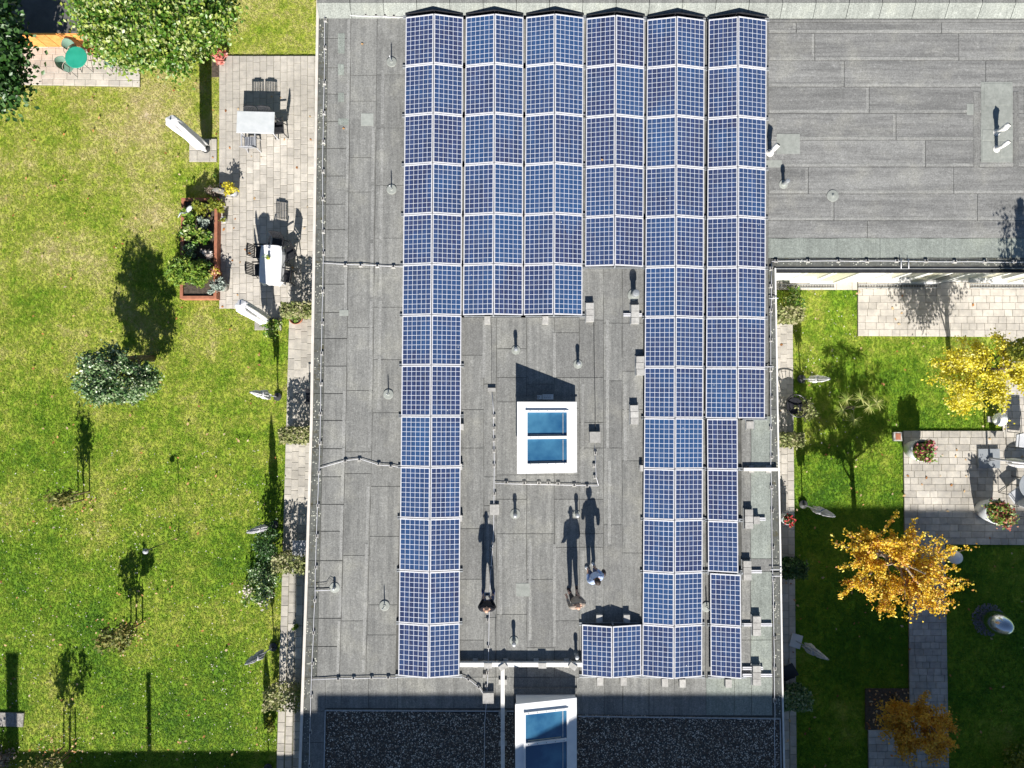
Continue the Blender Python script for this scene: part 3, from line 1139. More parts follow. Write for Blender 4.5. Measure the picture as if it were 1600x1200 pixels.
for x0, a, c in ((754, 500, 590), (826, 510, 600), (864, 520, 590), (908, 600, 770), (947, 500, 700), (950, 720, 850), (975, 600, 720), (826, 840, 1000), (864, 850, 1010), (908, 860, 970), (780, 840, 960), (760, 800, 960)):
    sheet(x0, a, x0 + 4.5, c, 'felt_lap', 0.0085, 'lap_strip', gap=0, wob=0.006)
# patches lying on the sheets
for x0, y0, x1, y1 in ((564, 177, 584, 197), (530, 484, 545, 494), (806, 911, 828, 932), (1213, 209, 1250, 241), (1510, 162, 1528, 180),
                       (1532, 128, 1582, 254), (1196, 250, 1222, 262), (929, 900, 940, 906)):
    sheet(x0, y0, x1, y1, 'patch', 0.012, 'felt_patch', wob=0.01)
for x0, y0, x1, y1 in ((1537, 131, 1580, 165), (1534, 203, 1582, 220), (1534, 222, 1550, 250), (1562, 222, 1582, 246)):
    sheet(x0, y0, x1, y1, 'patch', 0.02, 'felt_patch', wob=0.01)
for x0, y0, x1, y1 in ((1520, 143, 1531, 262), (1583, 143, 1592, 262)):
    sheet(x0, y0, x1, y1, 'felt_old', 0.012, 'felt_patch')

for x0, y0, x1, y1 in ((528, 52, 539, 84), (528, 100, 538, 118), (528, 145, 538, 160), (528, 185, 545, 196)):
    sheet(x0, y0, x1, y1, 'felt_green', 0.012, 'felt_patch', wob=0.01)

# bright sloping upstand along the north side and the raised edge behind it
ya, yb_ = P(800, 29, ZR).y, P(800, 11, ZR).y
xa, xb = P(498, 20, ZR).x, 20.2
n = 24
for i in range(n):
    x0 = xa + (xb - xa) * i / n
    x1 = xa + (xb - xa) * (i + 1) / n
    lo = 0.008 if i > 1 else 0.05
    b = MB()
    g_ = 0.008
    b.add([(x0 + g_, ya, ZR - .005), (x1 - g_, ya, ZR - .005), (x1 - g_, ya, ZR + .006), (x0 + g_, ya, ZR + .006),
           (x0 + g_, yb_, ZR - .005), (x1 - g_, yb_, ZR - .005), (x1 - g_, yb_ - .02, ZR + .27), (x0 + g_, yb_ - .02, ZR + .27),
           (x1 - g_, yb_ - .01, ZR + .272), (x0 + g_, yb_ - .01, ZR + .272), (x1 - g_, yb_ - .01, ZR - .005), (x0 + g_, yb_ - .01, ZR - .005)],
          [(0, 1, 2, 3), (3, 2, 6, 7), (7, 6, 8, 9), (9, 8, 10, 11), (0, 3, 7, 4), (4, 7, 9, 11), (2, 1, 5, 6), (6, 5, 10, 8)])
    b.build('upstand_sheet', 'felt_pale', roof)
    b = MB()
    b.box(((x0 + x1) / 2, yb_ + 1.5, ZR + .13), (x1 - x0 - .02, 3, .272))
    b.build('edge_sheet', 'felt', roof)

# gravel field at the south end
gq = [P(510, 1109, ZR), P(1218, 1122, ZR), P(1221, 1300, ZR), P(506, 1300, ZR)]
b = MB()
b.prism([(p.x, p.y) for p in reversed(gq)], ZR - .01, ZR + 0.012)
b.build('gravel_tray', 'bitumen', bld)
n = 60000
u, v = rng.uniform(0, 1, n), rng.uniform(0, 1, n) ** 1.0
q = np.array([[p.x, p.y] for p in gq])
gp = (q[0] * (1 - u)[:, None] + q[1] * u[:, None]) * (1 - v)[:, None] + (q[3] * (1 - u)[:, None] + q[2] * u[:, None]) * v[:, None]
sk = W2([(803, 1085), (902, 1085), (902, 1320), (803, 1320)], ZR)
ok = ~inpoly(gp[:, 0], gp[:, 1], sk)
gp = gp[ok]
n = len(gp)
oc = np.array([[1, 0, 0], [0, 1, 0], [-1, 0, 0], [0, -1, 0], [0, 0, .7], [0, 0, -.4]], float)
of = np.array([[0, 1, 4], [1, 2, 4], [2, 3, 4], [3, 0, 4]])
sz = rng.uniform(.011, .028, n)
ang = rng.uniform(0, 6.28, n)
V = oc[None] * sz[:, None, None] * rng.uniform(.6, 1.3, (n, 6, 1))
ca, sa = np.cos(ang)[:, None], np.sin(ang)[:, None]
Vx = V[..., 0] * ca - V[..., 1] * sa
Vy = V[..., 0] * sa + V[..., 1] * ca
V = np.stack([Vx + gp[:, :1], Vy + gp[:, 1:], V[..., 2] + ZR + .02 + rng.uniform(0, .012, (n, 1))], -1)
fi = (of[None] + (np.arange(n) * 6)[:, None, None]).reshape(-1)
me = bpy.data.meshes.new('gravel')
me.vertices.add(6 * n)
me.vertices.foreach_set('co', V.astype(np.float32).ravel())
me.loops.add(len(fi))
me.loops.foreach_set('vertex_index', fi.astype(np.int32))
me.polygons.add(4 * n)
me.polygons.foreach_set('loop_start', (np.arange(4 * n) * 3).astype(np.int32))
me.polygons.foreach_set('loop_total', np.full(4 * n, 3, np.int32))
me.update()
me.materials.append(MATS['gravel_stone'])
o = bpy.data.objects.new('gravel', me)
COL.objects.link(o)
o['kind'] = 'stuff'
for a, c in (((509, 1109), (803, 1110)), ((903, 1118), (1218, 1122)), ((1218, 1122), (1221, 1300)), ((509, 1109), (505, 1300))):
    pa, pc = P(*a, ZR), P(*c, ZR)
    b = MB()
    c_, d_, rz = wall_seg(pa, pc, ZR, ZR + 0.07, 0.03)
    b.box(c_, d_, rz)
    b.build('gravel_stop', 'galvanised', bld)

# ------------------------------------------------------------------ south facade of the wing, seen from above the courtyard
WY = P(1400, 443, 0).y + 0.06
b = MB()
xw0, xw1 = cN.x + 0.12, 20.6
b.box(((xw0 + xw1) / 2, WY + .12, (ZR - .33) / 2), (xw1 - xw0, .24, ZR - .33 + .08))
b.build('wall', 'plaster', bld)


def facade_window(x0, x1, z0, z1, bars, sill=True):
    f = MB()
    t_ = 0.07
    yf = WY - .035
    zc, xc = (z0 + z1) / 2, (x0 + x1) / 2
    f.box((x0 + t_ / 2, yf, zc), (t_, .09, z1 - z0))
    f.box((x1 - t_ / 2, yf, zc), (t_, .09, z1 - z0))
    f.box((xc, yf, z1 - t_ / 2), (x1 - x0 - 2 * t_, .088, t_))
    f.box((xc, yf, z0 + t_ / 2), (x1 - x0 - 2 * t_, .088, t_))
    for k in range(1, bars):
        xx_ = x0 + (x1 - x0) * k / bars
        f.box((xx_, yf, zc), (.08, .086, z1 - z0 - 2 * t_))
    w_ = f.build('window', 'window_frame', bld)
    for k in range(bars):
        a = x0 + (x1 - x0) * k / bars + .07
        c = x0 + (x1 - x0) * (k + 1) / bars - .07
        pn = MB()
        pn.box(((a + c) / 2, WY - .012, zc), (c - a, .016, z1 - z0 - .14))
        pn.build('pane', 'window_pane' if k % 2 else 'curtain', w_)
    if sill:
        s_ = MB()
        s_.box((xc, WY - .09, z0 - .03), (x1 - x0 + .1, .2, .04))
        s_.build('sill', 'metal_white', w_)


X = lambda px: P(px, 443, 0).x
facade_window(X(1222), X(1262), 0.9, 2.6, 1)
facade_window(X(1264), X(1302), 0.05, 2.6, 1, False)
facade_window(X(1345), X(1400), 0.9, 2.6, 2)
facade_window(X(1402), X(1462), 0.05, 2.6, 2, False)
facade_window(X(1492), X(1540), 0.9, 2.6, 2)
facade_window(X(1545), X(1598), 0.05, 2.6, 2, False)
facade_window(X(1604), X(1650), 0.9, 2.6, 2)
for a, c, lb in ((1216, 1303, 'short dark drain grating below the corner window of the white facade'), (1340, 1463, 'long dark drain grating at the facade beside the light patio'), (1515, 1610, 'dark drain grating at the right hand end of the facade')):
    r_ = empty('drain_grating', ((X(a) + X(c)) / 2, WY - .17, 0.035), 0, lb, 'grating')
    b = MB()
    w_ = X(c) - X(a)
    b.box((0, -.06, .012), (w_, .02, .03))
    b.box((0, .06, .012), (w_, .02, .03))
    b.build('frame', 'galvanised', r_)
    b = MB()
    k = int(w_ / .06)
    for i in range(k):
        b.box((-w_ / 2 + (i + .5) * w_ / k, 0, .01), (.02, .1, .02))
    o = b.build('bars', 'dark_metal', r_)

# tall block to the south whose shadow lies over roof and court (outside the frame)
tanE = math.tan(SUN_EL)


def south_block(name, x0, x1, yedge, zedge, H, label):
    """block of height H whose shadow edge falls at yedge on a surface of height zedge"""
    yn = yedge - (H - zedge) / tanE
    r_ = empty(name, ((x0 + x1) / 2, yn, 0), 0, label, 'building')
    b_ = MB()
    b_.box((0, -5, H / 2 - .1), (x1 - x0, 10, H - .2))
    b_.build('wall', 'distant_wall', r_)
    b_ = MB()
    b_.box((0, -5, H - .05), (x1 - x0 + .04, 10.04, .1))
    b_.build('roof', 'shed_felt', r_)
    for k in range(int((x1 - x0) / 3)):
        for lev in range(int(H / 3)):
            f_ = MB()
            f_.box((-(x1 - x0) / 2 + 1.6 + k * 3, .03, 1.6 + lev * 2.9), (1.4, .06, 1.4))
            w_ = f_.build('window', 'window_frame', r_)
            f_ = MB()
            f_.box((-(x1 - x0) / 2 + 1.6 + k * 3, .066, 1.6 + lev * 2.9), (1.2, .012, 1.2))
            f_.build('pane', 'window_pane', w_)
    return r_, yn


ye = P(900, 1084, ZR).y
xl = P(512, 1100, ZR).x
south_block('tall_building', xl, 26, ye, ZR, 11.0, 'tall pale building south of the roof that throws the wide shadow')
ye2 = P(500, 1111, ZR).y
south_block('tall_building', P(440, 1100, ZR).x - .2, xl - .02, ye2, ZR, 10.98, 'slightly lower pale stair block beside the tall building')
yl = P(300, 1177, 0).y
r_, yn = south_block('low_wing', -30, P(440, 1100, ZR).x - .25, yl, 0, 3.6, 'low flat wing below the western lawn')
for x_, r0, tip, lb in ((P(240, 1180, 0).x, .13, 1061, 'slim metal flue on the low wing roof'), (P(26, 1180, 0).x, .34, 1036, 'broad chimney on the low wing roof')):
    yt = P(240, tip, 0).y
    hh = 3.6 + 1.9
    yb2 = yn - .5
    hh = (yt - yb2) * tanE
    r2 = empty('chimney', (x_, yb2, 3.6), 0, lb, 'chimney')
    b = MB()
    b.box((0, 0, (hh - 3.6) / 2), (r0 * 1.3, r0 * 1.3, hh - 3.6))
    b.build('shaft', 'brick_wall', r2)
    b = MB()
    b.box((0, 0, hh - 3.6 + .03), (r0 * 1.45, r0 * 1.45, .06))
    b.build('cap', 'concrete', r2)

# ------------------------------------------------------------------ solar panels
PL, PW, FH = 1.645, 0.985, 0.04


def panel_meshes():
    f = MB()
    w = 0.034
    for sx_ in (-1, 1):
        f.box((sx_ * (PW / 2 - .012), 0, 0), (.024, PL, FH))
    for sy_ in (-1, 1):
        f.box((0, sy_ * (PL / 2 - .017), 0), (PW - .048, .034, FH))
    fm = bpy.data.meshes.new('frame')
    fm.from_pydata(f.v, [], f.f)
    fm.materials.append(MATS['aluminium'])
    gm = bpy.data.meshes.new('cell_sheet')
    a, c = PW / 2 - .025, PL / 2 - .035
    z = 0.014
    gm.from_pydata([(-a, -c, z), (a, -c, z), (a, c, z), (-a, c, z), (-a, -c, -z), (a, -c, -z), (a, c, -z), (-a, c, -z)], [],
                   [(0, 1, 2, 3), (7, 6, 5, 4), (0, 4, 5, 1), (1, 5, 6, 2), (2, 6, 7, 3), (3, 7, 4, 0)])
    gm.materials.append(MATS['solar_cells'])
    uvl = gm.uv_layers.new(name='UVMap')
    for l in gm.loops:
        co_ = gm.vertices[l.vertex_index].co
        uvl.data[l.index].uv = ((co_.x / a + 1) * 3, (co_.y / c + 1) * 5)
    return fm, gm


FM, GM = panel_meshes()
ZE, ZG = 0.17, 0.385      # eaves and ridge of the tent-shaped rows
ORD = ['first', 'second', 'third', 'fourth', 'fifth', 'sixth', 'seventh', 'eighth', 'ninth', 'tenth', 'eleventh', 'twelfth', 'thirteenth']


def add_panel(quad, west, label):
    """quad: pixel corners NW NE SE SW; west: slopes down to the west"""
    zl, zr = (ZE, ZG) if west else (ZG, ZE)
    nw, ne = P(*quad[0], ZR + zl), P(*quad[1], ZR + zr)
    se, sw = P(*quad[2], ZR + zr), P(*quad[3], ZR + zl)
    c = (nw + ne + se + sw) / 4
    up = ((nw + ne) / 2 - (se + sw) / 2)
    ax = ((ne + se) / 2 - (nw + sw) / 2)
    Lp, Wp = up.length - 0.022, ax.length - 0.024
    yv = up.normalized()
    xv = (ax - yv * ax.dot(yv)).normalized()
    zv = xv.cross(yv)
    M = Matrix((xv, yv, zv)).transposed().to_4x4()
    r_ = bpy.data.objects.new('solar_panel', None)
    COL.objects.link(r_)
    r_.empty_display_size = .1
    r_.matrix_world = Matrix.Translation(c) @ M @ Matrix.Diagonal((Wp / PW, Lp / PL, 1, 1))
    tag(r_, label, 'solar panel', 'blue solar panels in tent shaped rows on the flat roof')
    for me_, nm in ((FM, 'frame'), (GM, 'cell_sheet')):
        o_ = bpy.data.objects.new(nm, me_)
        COL.objects.link(o_)
        reg(o_, r_)


Y13 = [27, 104, 181, 258, 336, 414, 493, 571, 650, 729, 809, 891, 973, 1056]
RYT = -4   # the ridge shows a little higher at the top of the picture, lower at the bottom


def column(xs_top, xs_bot, ys_, name, halves=('west', 'east'), dy=0, rack=True):
    """xs_*: west eave, ridge, east eave pixels at the first and last y"""
    y0, y1 = ys_[0], ys_[-1]
    rk = None
    if rack:
        c0 = P(xs_top[1], (y0 + y1) / 2, ZR)
        rk = empty('mounting_rack', c0, 0, 'aluminium rack carrying the ' + name + ' of solar panels', 'mounting rack', 'racks under the solar panels')
    for i, (a, c) in enumerate(zip(ys_, ys_[1:])):
        fa, fc = (a - y0) / (y1 - y0), (c - y0) / (y1 - y0)
        xa_ = [t_ + (b_ - t_) * fa for t_, b_ in zip(xs_top, xs_bot)]
        xc_ = [t_ + (b_ - t_) * fc for t_, b_ in zip(xs_top, xs_bot)]
        ra = (a - 634) * 0.0095
        rc = (c - 634) * 0.0095
        for h in halves:
            if h == 'west':
                q_ = [(xa_[0], a), (xa_[1], a + ra), (xc_[1], c + rc), (xc_[0], c)]
            else:
                q_ = [(xa_[1], a + ra), (xa_[2], a), (xc_[2], c), (xc_[1], c + rc)]
            pos = ORD[i] + ' from the north' if len(ys_) > 2 else 'the only one'
            add_panel(q_, h == 'west', '%s slope panel of the %s, %s' % (h, name, pos))
    if rk is None:
        return
    for i, y in enumerate(ys_):
        f_ = (y - y0) / (y1 - y0)
        xx_ = [t_ + (b_ - t_) * f_ for t_, b_ in zip(xs_top, xs_bot)]
        rl = MB()
        hi = xx_[2] if 'east' in halves else xx_[1] + 3
        a_ = P(xx_[0] - 4, y, ZR + .05) - c0
        c_ = P(hi + 4, y, ZR + .05) - c0
        for o_ in (-.035, .035):
            rl.box(((a_.x + c_.x) / 2, (a_.y + c_.y) / 2 + o_, .045), (c_.x - a_.x, .035, .05))
        m_ = P(xx_[1], y, ZR + .2) - c0
        rl.box((m_.x, m_.y, .07 + .12), (.05, .06, .235))
        rl.build('rail', 'galvanised', rk)
    # wind plate closing the north end
    a_, m_, e_ = [P(xx_, ys_[0], ZR) - c0 for xx_ in xs_top]
    pl = MB()
    yy_ = a_.y + .035
    if 'east' in halves:
        pl.add([(a_.x, yy_, .03), (a_.x, yy_, ZE - .03), (m_.x, yy_ + .02, ZG - .035), (e_.x, yy_, ZE - .03), (e_.x, yy_, .03),
                (a_.x, yy_ + .01, .03), (a_.x, yy_ + .01, ZE - .03), (m_.x, yy_ + .03, ZG - .035), (e_.x, yy_ + .01, ZE - .03), (e_.x, yy_ + .01, .03)],
               [(0, 1, 2, 3, 4), (9, 8, 7, 6, 5), (0, 5, 6, 1), (1, 6, 7, 2), (2, 7, 8, 3), (3, 8, 9, 4), (4, 9, 5, 0)])
        pl.build('end_plate', 'black_plastic', rk)


column((634, 678, 724), (622, 670, 718), Y13, 'westernmost row')
column((728, 773, 818), (723, 771, 817), Y13[:7], 'second row from the west')
column((822, 867, 912), (818, 865, 910), Y13[:7], 'third row from the west')
column((916, 962, 1007), (914, 960, 1005), [29, 106, 184, 262, 340, 417], 'fourth row from the west')
column((1011, 1057, 1101), (1003, 1053, 1097), [31, 107, 185, 263, 340, 418, 496, 574, 653, 732, 811, 893, 975, 1057], 'long fifth row from the west')
column((1107, 1153, 1198), (1102, 1152, 1195), [31, 108, 186, 264, 341, 419, 497, 575, 654], 'easternmost row')
column((1104, 1153, 1180), (1106, 1154, 1180), [654, 733, 813, 893], 'tail below the easternmost row', ('west',))
column((1109, 1158, 1180), (1110, 1159, 1180), [895, 976, 1057], 'shifted south eastern pair', ('west',))
column((909, 957, 1002), (909, 957, 1002), [975, 1056], 'short pair below the open yard')


# ------------------------------------------------------------------ lightning conductors and their holders
def wire(name, pts, r, m, label, z=0.055, cat='cable', sag=0.012):
    w_ = [P(x, y, ZR + z) for x, y in pts]
    path = []
    for a, c in zip(w_, w_[1:]):
        k = max(1, int((c - a).length / 0.6))
        for i in range(k):
            p = a.lerp(c, i / k)
            path.append(p + Vector((random.uniform(-sag, sag), random.uniform(-sag, sag), random.uniform(-.008, .01))))
    path.append(w_[-1])
    b_ = MB()
    b_.tube(path, r, 5)
    return tag(b_.build(name, m, smooth=True), label, cat)


hroot = None


def holder(px, py, rz, label, group):
    global hroot
    loc = P(px, py, ZR + 0.008)
    if hroot is None:
        hroot = empty('cable_holder', loc, rz, label, 'cable holder', group)
        b_ = MB()
        b_.box((0, 0, .03), (.11, .14, .06), taper=.8)
        b_.build('block', 'concrete', hroot)
        b_ = MB()
        b_.box((0, 0, .069), (.035, .06, .018))
        b_.build('clip', 'rubber', hroot)
        return hroot
    return copy_tree(hroot, loc, rz, label, group)


ORDN = ['first', 'second', 'third', 'fourth', 'fifth', 'sixth', 'seventh', 'eighth', 'ninth', 'tenth', 'eleventh', 'twelfth', 'thirteenth', 'fourteenth',
        'fifteenth', 'sixteenth', 'seventeenth', 'eighteenth', 'nineteenth', 'twentieth', 'twenty-first', 'twenty-second', 'twenty-third', 'twenty-fourth', 'twenty-fifth', 'twenty-sixth']


def line(pts, hs, label, group, r=0.011, m='aluminium', rzh=0.0):
    wire('lightning_cable', pts, r, m, label)
    ns = abs(hs[0][1] - hs[-1][1]) > abs(hs[0][0] - hs[-1][0])
    hs = sorted(hs, key=lambda p: p[1] if ns else p[0])
    for i, (x, y) in enumerate(hs):
        lab = '%s block from the %s holding the %s' % (ORDN[i], 'north' if ns else 'west', group)
        holder(x, y, rzh, lab, 'blocks holding the ' + group)


WEST = [(508, 8), (507, 100), (505, 210), (504, 300), (505, 395), (502, 560), (500, 680), (496, 800), (492, 930), (489, 1000), (486, 1090), (483, 1200), (482, 1260)]


def wx(y):
    for (x0, y0), (x1, y1) in zip(WEST, WEST[1:]):
        if y0 <= y <= y1:
            return x0 + (x1 - x0) * (y - y0) / (y1 - y0)
    return 483


line(WEST, [(wx(y) + 1, y) for y in (32, 75, 130, 177, 222, 268, 311, 362, 396, 455, 505, 552, 600, 646, 692, 738, 790, 837, 886, 938, 988, 1036, 1087, 1143, 1195)],
     'pale lightning cable running the length of the west roof edge', 'cable along the west roof edge')
line([(508, 14), (520, 18), (540, 19), (548, 24), (632, 27)], [(554, 23), (572, 24), (588, 25), (602, 25), (616, 26)],
     'double grey cable crossing the north west corner of the roof', 'cable at the north west corner', rzh=R(90))
line([(504, 411), (540, 413), (632, 417)], [(540, 414), (564, 415), (590, 416), (615, 417)],
     'straight white cable from the west edge to the upper part of the panels', 'straight branch cable west of the panels', rzh=R(90))
line([(500, 731), (540, 719), (562, 717), (592, 726), (611, 728), (627, 731)], [(540, 720), (562, 718), (592, 725), (611, 728)],
     'kinked white cable from the west edge to the middle of the panels', 'kinked branch cable west of the panels', rzh=R(90))
line([(486, 1062), (529, 1060), (621, 1059)], [(529, 1060), (553, 1059), (581, 1058), (607, 1058)],
     'white cable at the south end of the westernmost panel row', 'branch cable at the south west corner', rzh=R(90))
line([(768, 610), (771, 640), (772, 726), (772, 790), (770, 850), (766, 900), (764, 965), (763, 1010), (761, 1090), (757, 1130), (756, 1250)],
     [(772, 650), (772, 669), (772, 687), (772, 704), (772, 727), (773, 771), (768, 858), (767, 886), (762, 968), (763, 1010), (762, 1051), (760, 1072)],
     'thin cable running south through the open yard past the bald man', 'long cable down the middle yard')
line([(773, 755), (935, 759)], [(791, 754), (819, 755), (842, 755), (857, 755), (872, 756), (897, 758), (917, 759)],
     'white cable just south of the free standing roof light', 'cable south of the roof light', rzh=R(90))
line([(935, 759), (931, 745), (929, 690)], [(930, 708), (928, 727), (929, 745)],
     'short cable east of the free standing roof light', 'cable east of the roof light')
line([(718, 1055), (733, 1061), (750, 1075), (759, 1090), (768, 1094)], [(732, 1061), (748, 1073)],
     'short slanting cable beside the foot of the westernmost panel row', 'slanting cable by the cable tray', rzh=R(50))
line([(1206, 410), (1204, 500), (1204, 640), (1205, 730), (1206, 800), (1207, 880), (1209, 960), (1210, 1080), (1211, 1250)],
     [(1204, 420), (1204, 447), (1204, 485), (1204, 531), (1204, 578), (1205, 621), (1204, 669), (1205, 714), (1205, 761), (1206, 798), (1207, 856), (1208, 906), (1209, 948), (1210, 996), (1210, 1044), (1210, 1094)],
     'white lightning cable along the east roof edge beside the courtyard', 'cable along the east roof edge')
line([(1206, 408), (1400, 408), (1640, 410)], [(1212, 408), (1262, 408), (1309, 408), (1354, 408), (1400, 408), (1446, 408), (1491, 409), (1538, 409), (1584, 409)],
     'white lightning cable along the roof edge above the white facade', 'cable above the courtyard facade', rzh=R(90))
wire('lightning_cable', [(767, 498), (768, 560), (768, 600)], .008, 'rubber', 'thin dark cable running north from the yard to the panel rows')
wire('lightning_cable', [(930, 672), (929, 560), (928, 500)], .008, 'rubber', 'thin dark cable running north beside the roof light shadow')
wire('lightning_cable', [(774, 965), (774, 1090)], .007, 'rubber', 'thin dark cable in the south of the yard beside the tray')
for x, y, k in ((1205, 577, 1), (1205, 500, 0), (1205, 496, 1)):
    pass
for (a, c, lb) in (((1408, 404), (1408, 420), 'western one of two short rods across the facade roof edge'), ((1420, 404), (1420, 420), 'eastern one of two short rods across the facade roof edge'),
                   ((1202, 466), (1216, 466), 'short white rod across the east edge near the north corner'), ((1195, 573), (1209, 573), 'short white rod across the east edge beside the dark chair'),
                   ((1203, 890), (1222, 890), 'upper short rod across the east roof edge by the orange tree'), ((1206, 900), (1222, 900), 'lower short rod across the east roof edge by the orange tree')):
    wire('edge_rod', [a, c], .014, 'aluminium', lb, z=.09, cat='rod', sag=0)

# ------------------------------------------------------------------ ballast stacks and blocks
def ballast(px, py, n, nz, label, w=.26, l=.2, rz=0.0, frame=True):
    r_ = empty('ballast_stack', P(px, py, ZR + .008), rz, label, 'ballast')
    for i in range(n):
        for k in range(nz):
            b_ = MB()
            b_.box((random.uniform(-.008, .008), (i - (n - 1) / 2) * (l + .012), .04 + k * .085), (w, l, .08), random.uniform(-.02, .02))
            b_.build('block', 'concrete', r_)
    if frame:
        b_ = MB()
        t_ = n * (l + .012) / 2 + .03
        for s_ in (-1, 1):
            b_.box((s_ * (w / 2 + .015), 0, .02), (.02, 2 * t_, .04))
        b_.build('bracket', 'galvanised', r_)
    return r_


ballast(921, 489, 3, 2, 'stack of concrete blocks at the south east corner of the third panel row')
ballast(991, 492, 3, 2, 'concrete block stack just south of the large capped vent')
ballast(999, 572, 3, 2, 'concrete block stack against the fifth panel row, east of the yard vents')
ballast(990, 648, 3, 2, 'concrete block stack against the fifth panel row, level with the roof light')
ballast(929, 683, 1, 2, 'single square concrete block east of the roof light', .36, .36, frame=False)
ballast(773, 796, 1, 1, 'single flat concrete slab north of the bald man', .3, .34, frame=False)
ballast(768, 609, 1, 1, 'small dark concrete foot at the north end of the yard cable', .26, .12, frame=False)
ballast(763, 1088, 1, 2, 'square concrete block where the slanting cable meets the yard cable', .36, .34, frame=False)
ballast(757, 1015 + 40, 1, 1, 'small block under the yard cable by the tray', .1, .1, frame=False)
ballast(1171, 664, 1, 1, 'light concrete block under the end of the easternmost row', .24, .24)
ballast(1168, 810, 3, 2, 'tall block stack with conduit south of the eastern cross tray')
ballast(1180, 812, 1, 2, 'single pale block beside the tall conduit stack', .2, .24, frame=False)
ballast(1165, 890, 3, 2, 'concrete block stack beside the shifted panel pair, north end')
ballast(1180, 976, 3, 2, 'dark topped block stack beside the shifted panel pair, middle')
ballast(1180, 1053, 3, 2, 'concrete block stack beside the shifted panel pair, south end')
ballast(722, 667, 1, 2, 'block poking out from the westernmost row, level with the roof light', .12, .2, frame=False)
ballast(720, 729, 1, 2, 'block poking out from the westernmost row, below the roof light', .12, .2, frame=False)
ballast(720, 809, 1, 2, 'block poking out from the westernmost row, north of the bald man', .12, .2, frame=False)
ballast(1001, 731, 1, 2, 'block poking out of the fifth row, south east of the roof light', .1, .2, frame=False)
for x, y, lb in ((937, 1062, 'western of two ballast blocks below the short panel pair'), (973, 1062, 'eastern of two ballast blocks below the short panel pair'),
                 (1037, 1064, 'western of two ballast blocks below the long fifth row'), (1065, 1065, 'eastern of two ballast blocks below the long fifth row'),
                 (1136, 1065, 'ballast block below the shifted panel pair'), (936, 965, 'western ballast block north of the short panel pair'),
                 (978, 965, 'eastern ballast block north of the short panel pair'), (762, 501, 'ballast block below the second panel row'), (852, 501, 'ballast block below the third panel row')):
    ballast(x, y, 1, 2, lb, .2, .26, frame=False)


# cable trays
def tray(name, a, c, w, label, h=.14, lift=.07, m='metal_white'):
    pa, pc = P(*a, ZR), P(*c, ZR)
    d = pc - pa
    r_ = empty(name, ((pa.x + pc.x) / 2, (pa.y + pc.y) / 2, ZR + .008), math.atan2(d.y, d.x), label, 'cable tray')
    b_ = MB()
    b_.box((0, 0, lift + h / 2), (d.length, w, h))
    b_.build('cover', m, r_, bevel=.006)
    k = max(2, int(d.length / .9))
    for i in range(k):
        b_ = MB()
        b_.box((-d.length / 2 + (i + .5) * d.length / k, 0, lift / 2), (.16, w + .14, lift - .002))
        b_.build('foot', 'concrete', r_)
    b_ = MB()
    for i in range(1, int(d.length / 2) + 1):
        b_.box((-d.length / 2 + i * 2, 0, lift + h + .004), (.02, w + .01, .006))
    if b_.v:
        b_.build('joint_strip', 'galvanised', r_)
    return r_


tray('cable_tray', (719, 1035), (909, 1035), .14, 'white cable tray crossing the yard from east to west near its south end')
tray('cable_tray', (785.5, 1041), (786, 1280), .13, 'white cable tray running south beside the lower roof light', .12)
tray('cable_tray', (1160, 733), (1213, 733), .11, 'short pale tray between the panels and the east roof edge', .07, .05)
for i, (x, y, rz, lb) in enumerate(((763, 1036, 0, 'block saddle on the long white tray, westernmost'), (786, 1038, .6, 'tilted block at the tray junction'),
                     (847, 1036, 0, 'block saddle in the middle of the long white tray'), (894, 1037, -.6, 'tilted block at the east end of the long tray'))):
    r_ = empty('tray_saddle', P(x, y, ZR + .008), rz, lb, 'block')
    b = MB()
    b.box((0, 0, .225), (.2, .17, .05))
    b.box((-.115, 0, .125), (.03, .17, .25))
    b.box((.115, 0, .125), (.03, .17, .25))
    b.build('block', 'concrete', r_)
for a, c, y, lb in ((1162, 1196, 811, 'aluminium rail end south of the east tray'), (1162, 1190, 893, 'aluminium rail end beside the upper east ballast stack'),
                    (1162, 1206, 976, 'thin rail end beside the middle east ballast stack'), (1160, 1192, 1044, 'wide rail end at the south east corner'), (1160, 1206, 1055, 'long thin rail end at the south east corner'),
                    (974, 1003, 492, 'short rail pair beside the vent stack')):
    pa, pc = P(a, y, ZR + .05), P(c, y, ZR + .05)
    b = MB()
    b.box((0, 0.03, .02), (pc.x - pa.x, .04, .05))
    b.box((0, -.03, .02), (pc.x - pa.x, .04, .05))
    tag(b.build('rail_end', 'aluminium', loc=((pa.x + pc.x) / 2, pa.y, ZR + .03)), lb, 'rail')


